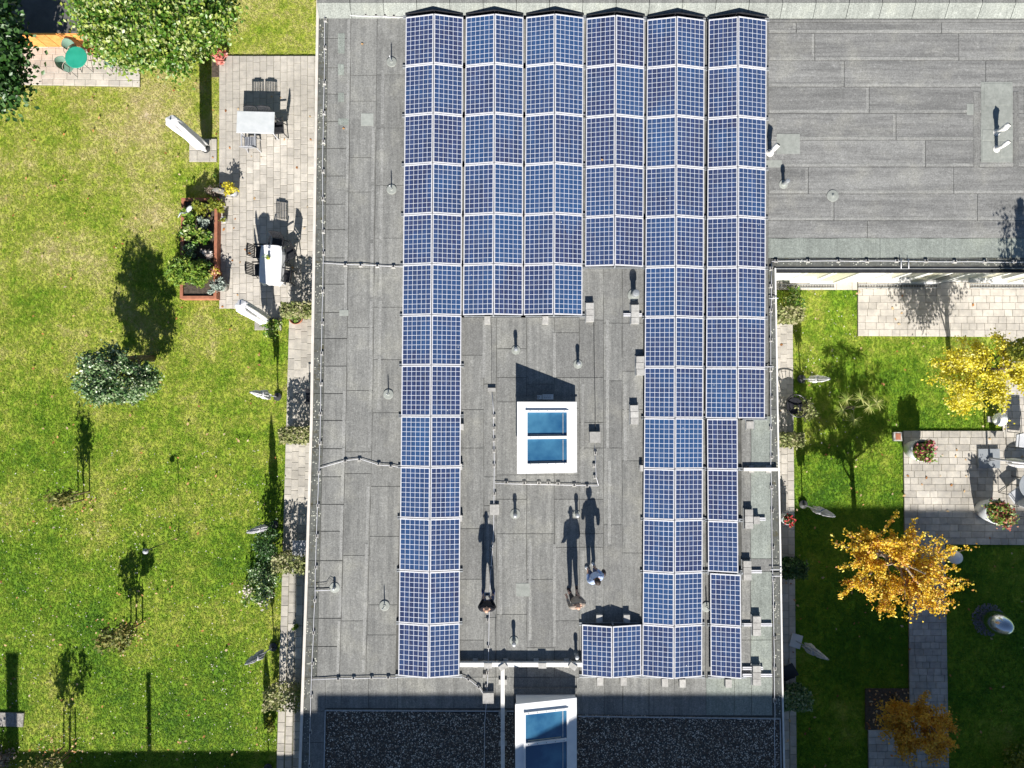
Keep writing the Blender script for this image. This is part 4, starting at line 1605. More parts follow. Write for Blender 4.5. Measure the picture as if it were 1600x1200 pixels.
# ------------------------------------------------------------------ vents, rods
def vent(px, py, h, r, label, cap=True, bent=False, disc=.15, hood=1.35):
    r_ = empty('roof_vent', P(px, py, ZR + .008), 0, label, 'roof vent')
    b_ = MB()
    b_.lathe([(disc * .98, 0), (disc, .01), (disc * .96, .018), (disc * .5, .024), (r * 1.3, .04), (r * 1.15, .07)], 20)
    b_.build('flashing', 'patch' if not bent else 'metal_white', r_, smooth=False)
    b_ = MB()
    b_.cyl((0, 0, .02), (0, 0, h * .72), r, n=16)
    b_.build('pipe', 'galvanised' if not bent else 'metal_white', r_, smooth=False)
    if cap:
        b_ = MB()
        b_.lathe([(r * hood, h * .68), (r * hood, h * .9), (r * hood * .85, h * .97), (.01, h)], 18)
        b_.build('cap', 'galvanised' if not bent else 'metal_white', r_, smooth=False)
    if bent:
        b_ = MB()
        b_.tube([(0, 0, h * .6), (.02, .03, h * .8), (.05, .06, h * .95), (.07, .08, h)], r * 1.2, 14)
        b_.build('elbow', 'metal_white', r_, smooth=True)
        b_ = MB()
        b_.cyl((.07, .08, h), (.072, .083, h + .005), r * .85, n=14)
        b_.build('opening', 'rubber', r_)
    return r_


vent(990, 461, .52, .085, 'largest round capped vent in the nook beside the fifth panel row', disc=.2)
vent(806, 547, .42, .05, 'capped vent north west of the free standing roof light')
vent(903, 569, .42, .05, 'capped vent north east of the free standing roof light')
vent(805, 803, .42, .05, 'capped vent north of the square felt patch', disc=.17)
vent(901, 803, .42, .05, 'capped vent under the shadow of the middle person', disc=.12)
vent(803, 1001, .42, .05, 'capped vent north of the lower roof light')
vent(900, 1021, .42, .05, 'capped vent by the corner of the short panel pair', disc=.1)
vent(1203, 239, .55, .07, 'white bent pipe beside the easternmost panel row', cap=False, bent=True, disc=.13)
vent(1224, 288, .42, .055, 'short vent pipe south of the pale square patch', disc=.15)
vent(1557, 207, .5, .07, 'upper white pipe on the long pale patch', cap=True, bent=True, disc=.12)
vent(1557, 233, .5, .06, 'lower white open pipe on the long pale patch', cap=False, bent=True, disc=.12)
vent(1301, 306, .06, .02, 'flat round disc with a tiny stub on the wing roof', disc=.2)
vent(523, 918, .22, .04, 'small pale fitting with a cable loop on the west side', disc=.17, hood=1.1)


def rod(px, py, label):
    r_ = empty('lightning_rod', P(px, py, ZR + .008), 0, label, 'lightning rod')
    b_ = MB()
    b_.lathe([(.17, 0), (.17, .02), (.155, .03), (.06, .034), (.035, .05)], 22)
    b_.build('foot', 'patch', r_, smooth=False)
    b_ = MB()
    b_.cyl((0, 0, .09), (0, 0, .38), .02, .016, 8)
    b_.build('rod', 'galvanised', r_)
    b_ = MB()
    b_.cyl((0, 0, .38), (0, 0, .45), .02, .004, 8)
    b_.build('tip', 'aluminium', r_)


for y, x, lb in ((97, 612, 'northernmost of four small rods on round feet west of the panels'), (296, 612, 'second small rod on a round foot from the north, west of the panels'),
                 (616, 607, 'third small rod on a round foot from the north, west of the panels'), (946, 601, 'southernmost of four small rods on round feet west of the panels')):
    rod(x, y, lb)
rod(1104, 948, 'small rod between the fifth row and the shifted panel pair')
wire('lightning_cable', [(491, 923), (516, 922)], .014, 'aluminium', 'short white cable to the small fitting on the west side')
wire('lightning_cable', [(492, 915), (510, 912), (516, 903), (522, 908), (524, 915)], .008, 'rubber', 'dark cable loop at the small fitting on the west side')


# ------------------------------------------------------------------ roof lights
def skylight(px0, px1, yN, Lm, hW, hE, label):
    pN = P((px0 + px1) / 2, yN, ZR)
    x0, x1 = P(px0, yN, ZR + hW).x, P(px1, yN, ZR + hE).x
    w = x1 - x0
    base = Vector(((x0 + x1) / 2, pN.y, ZR))
    r_ = empty('roof_light', base, 0, label, 'roof light')
    hw = w / 2
    # upstand walls
    b_ = MB()
    b_.add([(-hw + .03, -Lm + .03, 0), (hw - .03, -Lm + .03, 0), (hw - .03, -.03, 0), (-hw + .03, -.03, 0),
            (-hw + .03, -Lm + .03, hW - .09), (hw - .03, -Lm + .03, hE - .09), (hw - .03, -.03, hE - .09), (-hw + .03, -.03, hW - .09)],
           [(0, 1, 5, 4), (1, 2, 6, 5), (2, 3, 7, 6), (3, 0, 4, 7)])
    b_.build('upstand', 'plaster', r_)
    sl_ = (hE - hW) / w

    def slab(xa_, xb_, ya_, yb2_, t0, t1, nm, m_, par=r_):
        bb = MB()
        f = lambda x: hW + (x + hw) * sl_
        vs_ = []
        for t_ in (t0, t1):
            for x, y in ((xa_, ya_), (xb_, ya_), (xb_, yb2_), (xa_, yb2_)):
                vs_.append((x, y, f(x) + t_))
        bb.add(vs_, [(3, 2, 1, 0), (4, 5, 6, 7), (0, 1, 5, 4), (1, 2, 6, 5), (2, 3, 7, 6), (3, 0, 4, 7)])
        return bb.build(nm, m_, par)
    m1 = .27
    slab(-hw, -hw + m1, -Lm, 0, -.09, 0, 'cover_board', 'skylight_white')
    slab(hw - m1, hw, -Lm, 0, -.09, 0, 'cover_board', 'skylight_white')
    slab(-hw + m1, hw - m1, -m1, 0, -.09, 0, 'cover_board', 'skylight_white')
    slab(-hw + m1, hw - m1, -Lm, -Lm + m1, -.09, 0, 'cover_board', 'skylight_white')
    # frame standing proud, two sashes
    s = slab
    a, c = -hw + m1, hw - m1
    y0, y1 = -Lm + m1, -m1
    ym = (y0 + y1) / 2 - .0
    s(a, a + .06, y0, y1, -.15, .055, 'frame', 'skylight_white')
    s(c - .06, c, y0, y1, -.15, .03, 'frame', 'skylight_white')
    s(a + .06, c - .06, y1 - .07, y1, -.15, .05, 'frame', 'skylight_white')
    s(a + .06, c - .06, y0, y0 + .05, -.15, .045, 'frame', 'skylight_white')
    s(a + .06, c - .06, ym - .045, ym + .045, -.15, .052, 'crossbar', 'skylight_white')
    for q0, q1 in ((y0 + .05, ym - .045), (ym + .045, y1 - .07)):
        g_ = s(a + .06, c - .06, q0, q1, -.035, -.018, 'pane', 'roof_glass')
        s(c - .2, c - .17, q0 + .03, q1 - .03, -.018, -.006, 'glazing_bar', 'galvanised', r_)
        s(a + .14, c - .24, q0 + .03, q0 + .055, -.018, -.008, 'glazing_bar', 'curtain', r_)
    bb = MB()
    for k in range(5):
        for yy in (ym, y0 + .025, y1 - .035, -Lm + .14):
            x = a + .15 + k * (c - a - .3) / 4
            bb.box((x, yy, hW + (x + hw) * sl_ + .055), (.018, .018, .012))
    bb.build('screws', 'dark_metal', r_)
    bb = MB()
    bb.box((0, .09, .03), (w + .1, .18, .05))
    bb.build('flashing', 'felt_old', r_)
    return r_


s1 = skylight(808, 901, 628, 2.3, .86, .37, 'free standing white roof light with two blue panes in the middle of the yard')
s2 = skylight(805, 901, 1083, 2.55, .86, .37, 'white roof light half in shadow at the south edge beside the gravel')
r_ = empty('sign_plate', P(850, 624, ZR + .02), 0, 'small white instruction plate on the shaded north side of the roof light', 'sign')
b = MB()
b.box((-.16, .07, .2), (.16, .14, .01))
b.box((.12, .08, .2), (.36, .17, .012))
b.build('plate', 'white_plastic', r_)
b = MB()
b.tube([(-.2 + .05 * math.cos(t) * (1 - t / 12), 0.07 + .04 * math.sin(t), .208) for t in [i * .6 for i in range(12)]], .006, 4)
for k in range(5):
    b.box((.0 + k * .055, .11, .208), (.03, .012, .003))
for k in range(4):
    b.box((.01 + k * .06, .05, .208), (.035, .012, .003))
b.build('print', 'dark_metal', r_)
for s_ in (-1, 1):
    b = MB()
    b.box((s_ * .1, .08, .09), (.03, .03, .18))
    b.build('post', 'galvanised', r_)

# ------------------------------------------------------------------ people
def skin(name, pts, edges, m, parent, sub=1, root=0):
    me = bpy.data.meshes.new(name)
    bm = bmesh.new()
    ly = bm.verts.layers.skin.verify()
    for i, p in enumerate(pts):
        v_ = bm.verts.new(p[0])
        v_[ly].radius = p[1] if isinstance(p[1], tuple) else (p[1], p[1])
        v_[ly].use_root = (i == root)
    bm.verts.ensure_lookup_table()
    for e in edges:
        bm.edges.new((bm.verts[e[0]], bm.verts[e[1]]))
    bm.to_mesh(me)
    bm.free()
    me.materials.append(MATS[m])
    me.update()
    o_ = bpy.data.objects.new(name, me)
    COL.objects.link(o_)
    md = o_.modifiers.new('skin', 'SKIN')
    md.use_smooth_shade = True
    s_ = o_.modifiers.new('sub', 'SUBSURF')
    s_.levels = s_.render_levels = sub
    reg(o_, parent)
    return o_


def person(px, py, rz, h, label, top, trousers, shoes, arms, hair=None, stance=.11, lean=0.0, coat=False):
    k = h / 1.8
    base = P(px, py, ZR + .01)
    r_ = empty('person', base, rz, label, 'person')
    r_.scale = (k, k, k)
    L_ = lambda z: lean * max(0, z - .9)
    B = [((0, L_(.95), .95), (.15, .11)), ((0, L_(1.15), 1.15), (.14, .10)), ((0, L_(1.37), 1.37), (.17, .115)), ((0, L_(1.49), 1.49), .07),
         ((0, L_(1.55) + .01, 1.55), .055), ((0, L_(1.63) + .03, 1.63), (.068, .08)), ((0, L_(1.72) + .015, 1.72), (.078, .098)), ((0, L_(1.8) + .01, 1.785), .045),
         ((0, L_(1.66) + .125, 1.66), .014)]
    E = [(0, 1), (1, 2), (2, 3), (3, 4), (4, 5), (5, 6), (6, 7), (5, 8)]
    for s_ in (-1, 1):
        i = len(B)
        B += [((s_ * .095, 0, .88), .09), ((s_ * (stance + .01), .02, .5), .06), ((s_ * (stance + .03), -.01, .1), .042), ((s_ * (stance + .05), .1, .05), .035)]
        E += [(0, i), (i, i + 1), (i + 1, i + 2), (i + 2, i + 3)]
        i = len(B)
        el, wr = arms[0 if s_ < 0 else 1]
        B += [((s_ * .19, L_(1.44), 1.44), .06), (el, .045), (wr, .03)]
        E += [(2, i), (i, i + 1), (i + 1, i + 2)]
        wv, ev = Vector(wr), Vector(el)
        d_ = (wv - ev).normalized()
        palm = wv + d_ * .06
        B.append((tuple(palm), .032))
        ip = len(B) - 1
        E.append((i + 2, ip))
        side = d_.cross(Vector((0, 0, 1)))
        side = side.normalized() if side.length > .1 else Vector((1, 0, 0))
        for f_ in range(4):
            a_ = palm + side * (f_ - 1.5) * .02 + d_ * .045
            c_ = a_ + d_ * (.035 + .008 * (f_ in (1, 2))) + Vector((0, 0, -.02))
            B += [(tuple(a_), .009), (tuple(c_), .008)]
            E += [(ip, len(B) - 2), (len(B) - 2, len(B) - 1)]
        th = wv + d_ * .03 - side * s_ * .035
        B += [(tuple(th), .011), (tuple(th + d_ * .035), .009)]
        E += [(i + 2, len(B) - 2), (len(B) - 2, len(B) - 1)]
    skin('body', B, E, 'skin', r_, 1)
    for s_ in (-1, 1):
        b_ = MB()
        b_.lathe([(.006, -.03), (.018, -.015), (.02, .01), (.008, .032)], 8, (s_ * .083, L_(1.67) + .015, 1.675))
        b_.build('ear', 'skin', r_, smooth=True)
    # jacket or shirt
    hem = .72 if coat else .88
    J = [((0, L_(1.1), 1.1), (.185, .135)), ((0, L_(1.37), 1.37), (.2, .14)), ((0, L_(1.485), 1.485), .09), ((0, L_(hem), hem), (.19, .14))]
    JE = [(0, 1), (1, 2), (0, 3)]
    for s_ in (-1, 1):
        i = len(J)
        el, wr = arms[0 if s_ < 0 else 1]
        J += [((s_ * .185, L_(1.44), 1.43), .08), (el, .058), (tuple(Vector(el).lerp(Vector(wr), .9)), .048)]
        JE += [(1, i), (i, i + 1), (i + 1, i + 2)]
    skin('jacket' if coat or top != 'blue_shirt' else 'shirt', J, JE, top, r_, 1)
    T = [((0, 0, .97), (.165, .125)), ((0, 0, .88), (.15, .12))]
    TE = [(0, 1)]
    for s_ in (-1, 1):
        i = len(T)
        T += [((s_ * .1, 0, .8), .105), ((s_ * (stance + .01), .02, .5), .082), ((s_ * (stance + .03), -.01, .1), .062)]
        TE += [(1, i), (i, i + 1), (i + 1, i + 2)]
    skin('trousers', T, TE, trousers, r_, 1)
    for s_ in (-1, 1):
        b_ = MB()
        b_.box((s_ * (stance + .045), .055, .04), (.1, .27, .08), rz=-s_ * .15, taper=.75)
        b_.build('shoe', shoes, r_, bevel=.02)
    if hair:
        b_ = MB()
        prof = [(.02, .115), (.06, .1), (.092, .055), (.102, 0), (.098, -.06), (.07, -.09)]
        b_.lathe(prof[::-1], 16, (0, L_(1.7) - .005, 1.705), 1.0, 1.18)
        b_.build('hair', hair, r_, smooth=True)
    for s_ in (-1, 1):
        b_ = MB()
        b_.lathe([(.001, -.008), (.009, 0), (.001, .008)], 8, (s_ * .032, L_(1.69) + .105, 1.695))
        b_.build('eye', 'dark_hair', r_)
    return r_


p1 = person(763, 931, 0, 1.80, 'bald man in a black jacket holding a drone remote control on the roof', 'black_cloth', 'navy_cloth', 'navy_cloth',
            (((-.245, -.03, 1.17), (-.1, .25, 1.12)), ((.245, -.03, 1.17), (.1, .25, 1.12))), stance=.12)
p2 = person(896, 926, .25, 1.84, 'middle person in a taupe jacket with a bare head and one arm held out', 'taupe_cloth', 'black_cloth', 'brown_bag',
            (((-.235, -.03, 1.16), (-.25, .17, 1.0)), ((.23, -.04, 1.15), (.12, .16, 1.05))), hair=None, stance=.08, coat=True)
p3 = person(924, 889, .5, 1.74, 'person in a pale blue shirt with dark hair and a dark bag, rightmost of three', 'blue_shirt', 'navy_cloth', 'white_plastic',
            (((-.26, .02, 1.17), (-.14, .26, 1.15)), ((.25, -.03, 1.15), (.16, .2, 1.08))), hair='dark_hair', stance=.07)
r_ = empty('remote_control', p1.location + Vector((0, .36, 1.12)), 0, 'small grey drone remote control in the hands of the bald man', 'remote control')
b = MB()
b.box((0, 0, 0), (.19, .11, .035))
b.build('case', 'grey_plastic', r_, bevel=.012)
b = MB()
b.box((0, .0, .02), (.1, .06, .006))
b.build('screen', 'black_plastic', r_)
for s_ in (-1, 1):
    b = MB()
    b.cyl((s_ * .07, .0, .017), (s_ * .07, 0, .035), .008, n=8)
    b.build('stick', 'dark_metal', r_)
    b = MB()
    b.cyl((s_ * .06, .05, 0), (s_ * .07, .13, .03), .006, n=6)
    b.build('antenna', 'white_plastic', r_)
b = MB()
b.lathe([(.02, -.17), (.09, -.15), (.12, 0), (.09, .12), (.03, .15)], 12, (0, 0, 0), .6, 1.0)
o = b.build('shoulder_bag', 'brown_bag', loc=p3.location + Vector((.27, .12, 1.05)), smooth=True)
tag(o, 'dark brown shoulder bag at the right side of the person in pale blue', 'bag')


# ------------------------------------------------------------------ parasols
def folded_canopy(L0, L1, r, fold=.5, n=56, blunt=False):
    """closed parasol cloth from height L0 to L1 hanging in folds"""
    rd = random.Random(int(r * 1000 + L1 * 77 + L0 * 31))
    ph = [rd.uniform(0, 6.28) for _ in range(4)]
    T = [(.0, .8), (.03, .95), (.25, 1.0), (.5, .96), (.75, 1.0), (.93, 1.0), (1.0, .85)] if blunt else \
        [(.0, .28), (.1, .42), (.25, .62), (.42, .8), (.55, .62), (.7, .98), (.86, 1.05), (1.0, .75)]
    prof = [(.03, L1 + .05)] + [(r * k, L1 + (L0 - L1) * t_) for t_, k in T]
    vs_, fs = [], []
    for j, (rr, z) in enumerate(prof):
        for k in range(n):
            a = 2 * math.pi * k / n
            f_ = abs(math.cos(4 * a + ph[0] + j * .22)) ** .6
            q_ = rr * (1 - fold * (1 - f_) * (j > 1) + (.05 if blunt else .2) * math.sin(2 * a + ph[1] + j * .3) + .08 * math.sin(5 * a + ph[2] + j))
            zz = z + (.12 * math.sin(4 * a + ph[3]) + .06 * math.sin(9 * a) if j == len(prof) - 1 else 0)
            vs_.append((q_ * math.cos(a), q_ * math.sin(a), zz))
    for j in range(len(prof) - 1):
        for k in range(n):
            fs.append((j * n + k, (j + 1) * n + k, (j + 1) * n + (k + 1) % n, j * n + (k + 1) % n))
    fs.append(tuple(range(n)))
    fs.append(tuple(range(len(prof) * n - 1, (len(prof) - 1) * n - 1, -1)))
    return MB().add(vs_, fs)


def parasol(px, py, tx, ty, H, r, label, m='parasol_cloth', slab=False, low=.75, blunt=False, grp='closed parasols around the building'):
    base = P(px, py, .03)
    r_ = empty('parasol', base, random.uniform(0, 1), label, 'parasol', grp)
    tip = P(tx, ty, H)
    tilt = tip - base
    sh = Vector((tilt.x / H, tilt.y / H))
    if sh.length > .12:
        sh = sh.normalized() * .12
    b_ = MB()
    b_.cyl((0, 0, 0), (0, 0, H + .05), .022, n=10)
    o1 = b_.build('pole', 'grey_plastic', r_)
    b_ = folded_canopy(low, H, r, .3 if blunt else .5, blunt=blunt)
    o2 = b_.build('canopy', m, r_, smooth=False)
    b_ = MB()
    b_.lathe([(r * .78, -.03), (r * .8, .0), (r * .78, .03)], 16, (0, 0, low + (H - low) * .45))
    b_.build('strap', m, r_)
    b_ = MB()
    b_.lathe([(.02, 0), (.03, .03), (.01, .07)], 8, (0, 0, H + .05))
    b_.build('finial', 'grey_plastic', r_)
    b_ = MB()
    if slab:
        b_.box((0, 0, .03), (.42, .5, .06))
        b_.build('base', 'white_plastic', r_)
    else:
        b_.lathe([(.16, 0), (.16, .03), (.05, .06), (.03, .2)], 14)
        b_.build('base', 'dark_metal', r_)
    q_ = Vector((sh.x, sh.y, 1)).to_track_quat('Z', 'Y')
    r_.rotation_mode = 'QUATERNION'
    r_.rotation_quaternion = q_
    return r_


parasol(322, 233, 268, 189, 2.75, .24, 'large white closed parasol on four slabs west of the upper table', low=.35, blunt=True)
parasol(420, 503, 376, 477, 2.5, .25, 'large white closed parasol on slabs south of the table with the vase', low=.45, blunt=True)
parasol(434, 620, 393, 613, 2.45, .15, 'small closed parasol on the lawn between the first and second hedges', low=.95)
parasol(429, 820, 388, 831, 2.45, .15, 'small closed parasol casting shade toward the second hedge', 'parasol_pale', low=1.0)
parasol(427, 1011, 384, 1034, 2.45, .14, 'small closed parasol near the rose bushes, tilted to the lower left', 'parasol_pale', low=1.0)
parasol(419, 1200, 377, 1235, 2.45, .15, 'closed parasol at the very bottom of the western lawn', low=1.0)
parasol(1252, 592, 1294, 592, 2.45, .15, 'closed white parasol on the courtyard lawn north of the dark round chair', low=.95)
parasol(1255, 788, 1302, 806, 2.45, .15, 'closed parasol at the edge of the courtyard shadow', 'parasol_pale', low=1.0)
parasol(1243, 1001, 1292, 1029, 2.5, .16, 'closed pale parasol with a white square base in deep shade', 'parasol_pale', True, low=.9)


# ------------------------------------------------------------------ furniture
def make_chair(name, m, loc, rz, label, group, slats=True, hb=.98):
    r_ = empty(name, loc, rz, label, 'chair', group)   # the chair faces +y
    b_ = MB()
    b_.box((0, .0, .43), (.46, .44, .03))
    b_.build('seat', m, r_, bevel=.01)
    b_ = MB()
    rot = Matrix.Rotation(R(14), 3, 'X')

    def tb(x, z, sx_, sz_):
        b_.box(Vector((x, -.23, .45)) + rot @ Vector((0, 0, z)), (sx_, .022, sz_), rot=rot)
    H_ = hb - .45
    tb(-.215, H_ / 2, .035, H_)
    tb(.215, H_ / 2, .035, H_)
    tb(0, H_ - .02, .40, .06)
    tb(0, H_ + .025, .26, .032)
    tb(0, .05, .40, .04)
    if slats:
        for k in range(6):
            tb(-.16 + k * .064, H_ / 2 + .02, .036, H_ - .16)
    else:
        tb(0, H_ / 2 + .02, .40, H_ - .16)
    b_.build('backrest', m, r_)
    for sx_ in (-1, 1):
        for sy_ in (-1, 1):
            b_ = MB()
            b_.cyl((sx_ * .2, sy_ * .19, .42), (sx_ * .25, sy_ * .25, 0), .02, .015, 8)
            b_.build('leg', m, r_)
        b_ = MB()
        b_.box((sx_ * .255, 0, .66), (.05, .46, .025))
        b_.cyl((sx_ * .25, .2, .65), (sx_ * .24, .2, .43), .016, n=6)
        b_.build('armrest', m, r_)
    return r_


GZ = .037
c1 = P(402, 202, GZ)
t1 = empty('garden_table', P(410, 203, GZ), R(-1.5), 'rectangular white garden table on the upper western patio', 'table')
b = MB()
b.box((0, 0, .715), (1.43, .84, .035))
b.build('tabletop', 'white_plastic', t1, bevel=.03)
b = MB()
b.box((0, 0, .67), (1.3, .72, .05))
b.build('apron', 'grey_plastic', t1)
for sx_ in (-1, 1):
    for sy_ in (-1, 1):
        b = MB()
        b.cyl((sx_ * .6, sy_ * .32, .65), (sx_ * .64, sy_ * .36, 0), .035, .025, 10)
        b.build('leg', 'grey_plastic', t1)
GC = 'black armchairs around the two western tables'
ch = make_chair('garden_chair', 'black_plastic', P(404, 197, GZ), R(180), 'black chair tucked under the north side of the white table, western one', GC)
copy_tree(ch, P(424, 197, GZ), R(177), 'black chair tucked under the north side of the white table, eastern one', GC)
copy_tree(ch, P(440, 207, GZ), R(95), 'black chair pushed under the east end of the white table', GC)
copy_tree(ch, P(440, 386, GZ), R(172), 'black chair at the north end of the cloth covered table', GC)
copy_tree(ch, P(415, 398, GZ), R(-92), 'black chair at the west side of the cloth covered table, northern one', GC)
copy_tree(ch, P(413, 425, GZ), R(-88), 'black chair at the west side of the cloth covered table, southern one', GC)
copy_tree(ch, P(457, 400, GZ), R(122), 'black chair turned outward at the east side of the cloth covered table', GC)
copy_tree(ch, P(452, 434, GZ), R(80), 'black chair near the parasol shadow at the east side of the cloth table', GC)
make_chair('garden_chair', 'grey_plastic', P(398, 229, GZ), R(2), 'light grey slatted armchair south of the white table', None)

t2 = empty('dining_table', P(433, 419, GZ), R(-2), 'small dining table hidden under a white cloth on the patio', 'table')
for sx_ in (-1, 1):
    for sy_ in (-1, 1):
        b = MB()
        b.cyl((sx_ * .34, sy_ * .62, .7), (sx_ * .34, sy_ * .64, 0), .03, n=8)
        b.build('leg', 'grey_plastic', t2)
b = MB()
b.box((0, 0, .71), (.78, 1.4, .03))
b.build('tabletop', 'white_plastic', t2)
b = MB()
vs_, fs = [], []
nn = 40
ring = []
for k in range(nn):
    a = 2 * math.pi * k / nn
    sx_, sy_ = math.copysign(abs(math.cos(a)) ** .35, math.cos(a)), math.copysign(abs(math.sin(a)) ** .35, math.sin(a))
    ring.append((sx_, sy_, a))
for z, ex in ((.742, -.004), (.735, .012), (.6, .03), (.48, .05)):
    for sx_, sy_, a in ring:
        w_ = 1 + (.0 if z > .7 else .03 * math.sin(9 * a))
        vs_.append((sx_ * (.40 + ex) * w_, sy_ * (.72 + ex) * w_, z))
for j in range(3):
    for k in range(nn):
        fs.append((j * nn + k, (j + 1) * nn + k, (j + 1) * nn + (k + 1) % nn, j * nn + (k + 1) % nn))
fs.append(tuple(range(nn)))
b.add(vs_, fs)
tag(b.build('tablecloth', 'white_cloth', loc=t2.location, rz=R(-2), smooth=False), 'white tablecloth hanging over the table with the yellow vase', 'tablecloth')
r_ = empty('flower_vase', P(420.5, 404, GZ + .745), 0, 'small yellow vase with a sprig on the white tablecloth', 'vase')
b = MB()
b.lathe([(.04, 0), (.06, .05), (.055, .1), (.035, .14), (.045, .17)], 14)
b.build('vase', 'yellow_glass', r_, smooth=True)
leaf_mesh('sprig', rng.normal(0, 1, (40, 3)) * (.05, .05, .05) + (0, 0, .27), .03, 'leaf_juniper', r_)
b = MB()
for k in range(4):
    b.cyl((0, 0, .1), (.05 * math.cos(k * 1.6), .05 * math.sin(k * 1.6), .28), .003, n=4)
b.build('stem', 'bark', r_)

# green bistro set by the shed
r_ = empty('bistro_table', P(137, 104, GZ), 0, 'round bright green metal table on the shed patio', 'table')
b = MB()
b.lathe([(.40, .70), (.415, .705), (.415, .725), (.40, .73)], 36)
b.build('tabletop', 'green_metal', r_)
for k in range(4):
    a = R(45 + 90 * k)
    b = MB()
    b.tube([(.1 * math.cos(a), .1 * math.sin(a), .7), (.14 * math.cos(a), .14 * math.sin(a), .35), (.32 * math.cos(a), .32 * math.sin(a), 0)], .011, 6)
    b.build('leg', 'dark_metal', r_)


def bistro_chair(px, py, rz, label, m='green_mesh'):
    r_ = empty('bistro_chair', P(px, py, GZ), rz, label, 'chair', 'metal chairs around the green table')
    b_ = MB()
    b_.lathe([(.20, .43), (.215, .44), (.215, .45), (.19, .455)], 20)
    b_.build('seat', m, r_)
    b_ = MB()
    nn_ = 12
    vs_, fs_ = [], []
    for z, rr in ((.48, .215), (.68, .235), (.88, .25)):
        for k in range(nn_ + 1):
            a = R(200 + 140 * k / nn_)
            zz = z if z < .8 else z - .12 * abs(k / nn_ - .5) * 2
            vs_.append((rr * math.cos(a), rr * math.sin(a), zz))
            vs_.append(((rr + .012) * math.cos(a), (rr + .012) * math.sin(a), zz))
    w2 = 2 * (nn_ + 1)
    for j in range(2):
        for k in range(nn_):
            a = j * w2 + 2 * k
            fs_.append((a, a + 2, a + w2 + 2, a + w2))
            fs_.append((a + 1, a + w2 + 1, a + w2 + 3, a + 3))
    b_.add(vs_, fs_)
    b_.build('backrest', m, r_)
    for k in range(4):
        a = R(45 + 90 * k)
        b_ = MB()
        b_.tube([(.15 * math.cos(a), .15 * math.sin(a), .44), (.22 * math.cos(a), .22 * math.sin(a), 0)], .01, 6)
        b_.build('leg', 'dark_metal', r_)
    for s_ in (-1, 1):
        b_ = MB()
        b_.tube([(s_ * .21, -.1, .65), (s_ * .26, .05, .66), (s_ * .24, .16, .62), (s_ * .2, .12, .44)], .01, 6)
        b_.build('armrest', 'dark_metal', r_)
    return r_


bistro_chair(118, 113, R(-110), 'grey green mesh chair at the lower left of the green table')
bistro_chair(126, 88, R(-160), 'pale mesh chair at the upper left of the green table')
bistro_chair(155, 86, R(160), 'rust brown metal chair behind the green table', 'terracotta')
bistro_chair(182, 106, R(90), 'pale mesh chair standing apart to the right of the green table')

# shed with orange boarding
SZ = 2.2
x0, x1 = -21.5, P(172, 72, 0).x
yS = P(100, 73, 0).y
shed = empty('garden_shed', ((x0 + x1) / 2, yS, 0), 0, 'garden shed with orange boarded wall and dark felt roof behind the patio', 'shed')
w_ = x1 - x0
k = int(w_ / .45)
for i in range(k):
    b = MB()
    b.box((-w_ / 2 + (i + .5) * w_ / k, 0, .92), (w_ / k - .022, .05, 1.84))
    b.build('board', 'orange_wood', shed)
b = MB()
b.box((0, .05, .9), (w_, .04, 1.8))
b.build('backing', 'stake', shed)
for s_ in (-1, 1):
    b = MB()
    b.box((s_ * (w_ / 2 - .03), 1.5, .9), (.06, 2.8, 1.8))
    b.build('side_wall', 'orange_wood', shed)
b = MB()
b.box((0, -.54, 1.98), (w_ + .3, .05, .17))
b.build('fascia', 'orange_wood', shed)
b = MB()
b.box((0, 1.35, 2.09), (w_ + .4, 3.9, .05))
b.build('roof', 'shed_felt', shed)

# right terrace: cantilever parasol, table, chairs
r_ = empty('cantilever_parasol', P(1543, 716, GZ), 0, 'folded side pole parasol rising from a grey square slab on the terrace', 'parasol')
b = MB()
b.box((0, 0, .05), (.82, .74, .1))
b.build('base', 'slate_slab', r_, bevel=.01)
b = MB()
b.cyl((0, 0, .1), (.05, 0, 2.5), .04, n=10)
b.build('pole', 'grey_plastic', r_)
b = MB()
b.box((.06, -.02, .16), (.16, .1, .12))
b.build('socket', 'dark_metal', r_)
b = folded_canopy(.0, 1.6, .17)
o = b.build('canopy', 'parasol_cloth', r_)
o.location = (.3, -.1, .8)
o.rotation_euler = (0, R(12), 0)
b = MB()
b.tube([(.05, 0, 2.4), (.5, 0, 2.5), (.65, -.1, 2.35)], .03, 8)
b.build('arm', 'grey_plastic', r_)

r_ = empty('glass_table', P(1592, 755, GZ), 0, 'round glass topped table at the right edge of the terrace', 'table')
b = MB()
b.lathe([(.5, .70), (.51, .71), (.5, .72)], 36)
b.build('tabletop', 'slate_slab', r_)
for k in range(4):
    a = R(45 + 90 * k)
    b = MB()
    b.tube([(.35 * math.cos(a), .35 * math.sin(a), .7), (.4 * math.cos(a), .4 * math.sin(a), 0)], .015, 6)
    b.build('leg', 'dark_metal', r_)


def lounge(px, py, rz, label):
    r_ = empty('patio_chair', P(px, py, GZ), rz, label, 'chair', 'metal framed chairs on the terrace')
    b_ = MB()
    b_.box((0, 0, .42), (.5, .48, .05))
    b_.build('seat', 'cushion', r_, bevel=.02)
    b_ = MB()
    b_.box((0, -.27, .68), (.5, .05, .5), rot=Matrix.Rotation(R(12), 3, 'X'))
    b_.build('backrest', 'cushion', r_, bevel=.015)
    for s_ in (-1, 1):
        b_ = MB()
        b_.tube([(s_ * .28, -.3, 0), (s_ * .28, -.28, .62), (s_ * .28, .24, .62), (s_ * .28, .28, 0)], .014, 6)
        b_.build('frame', 'dark_metal', r_)
    b_ = MB()
    b_.tube([(-.28, .28, .03), (.28, .28, .03)], .012, 6)
    b_.build('stretcher', 'dark_metal', r_)


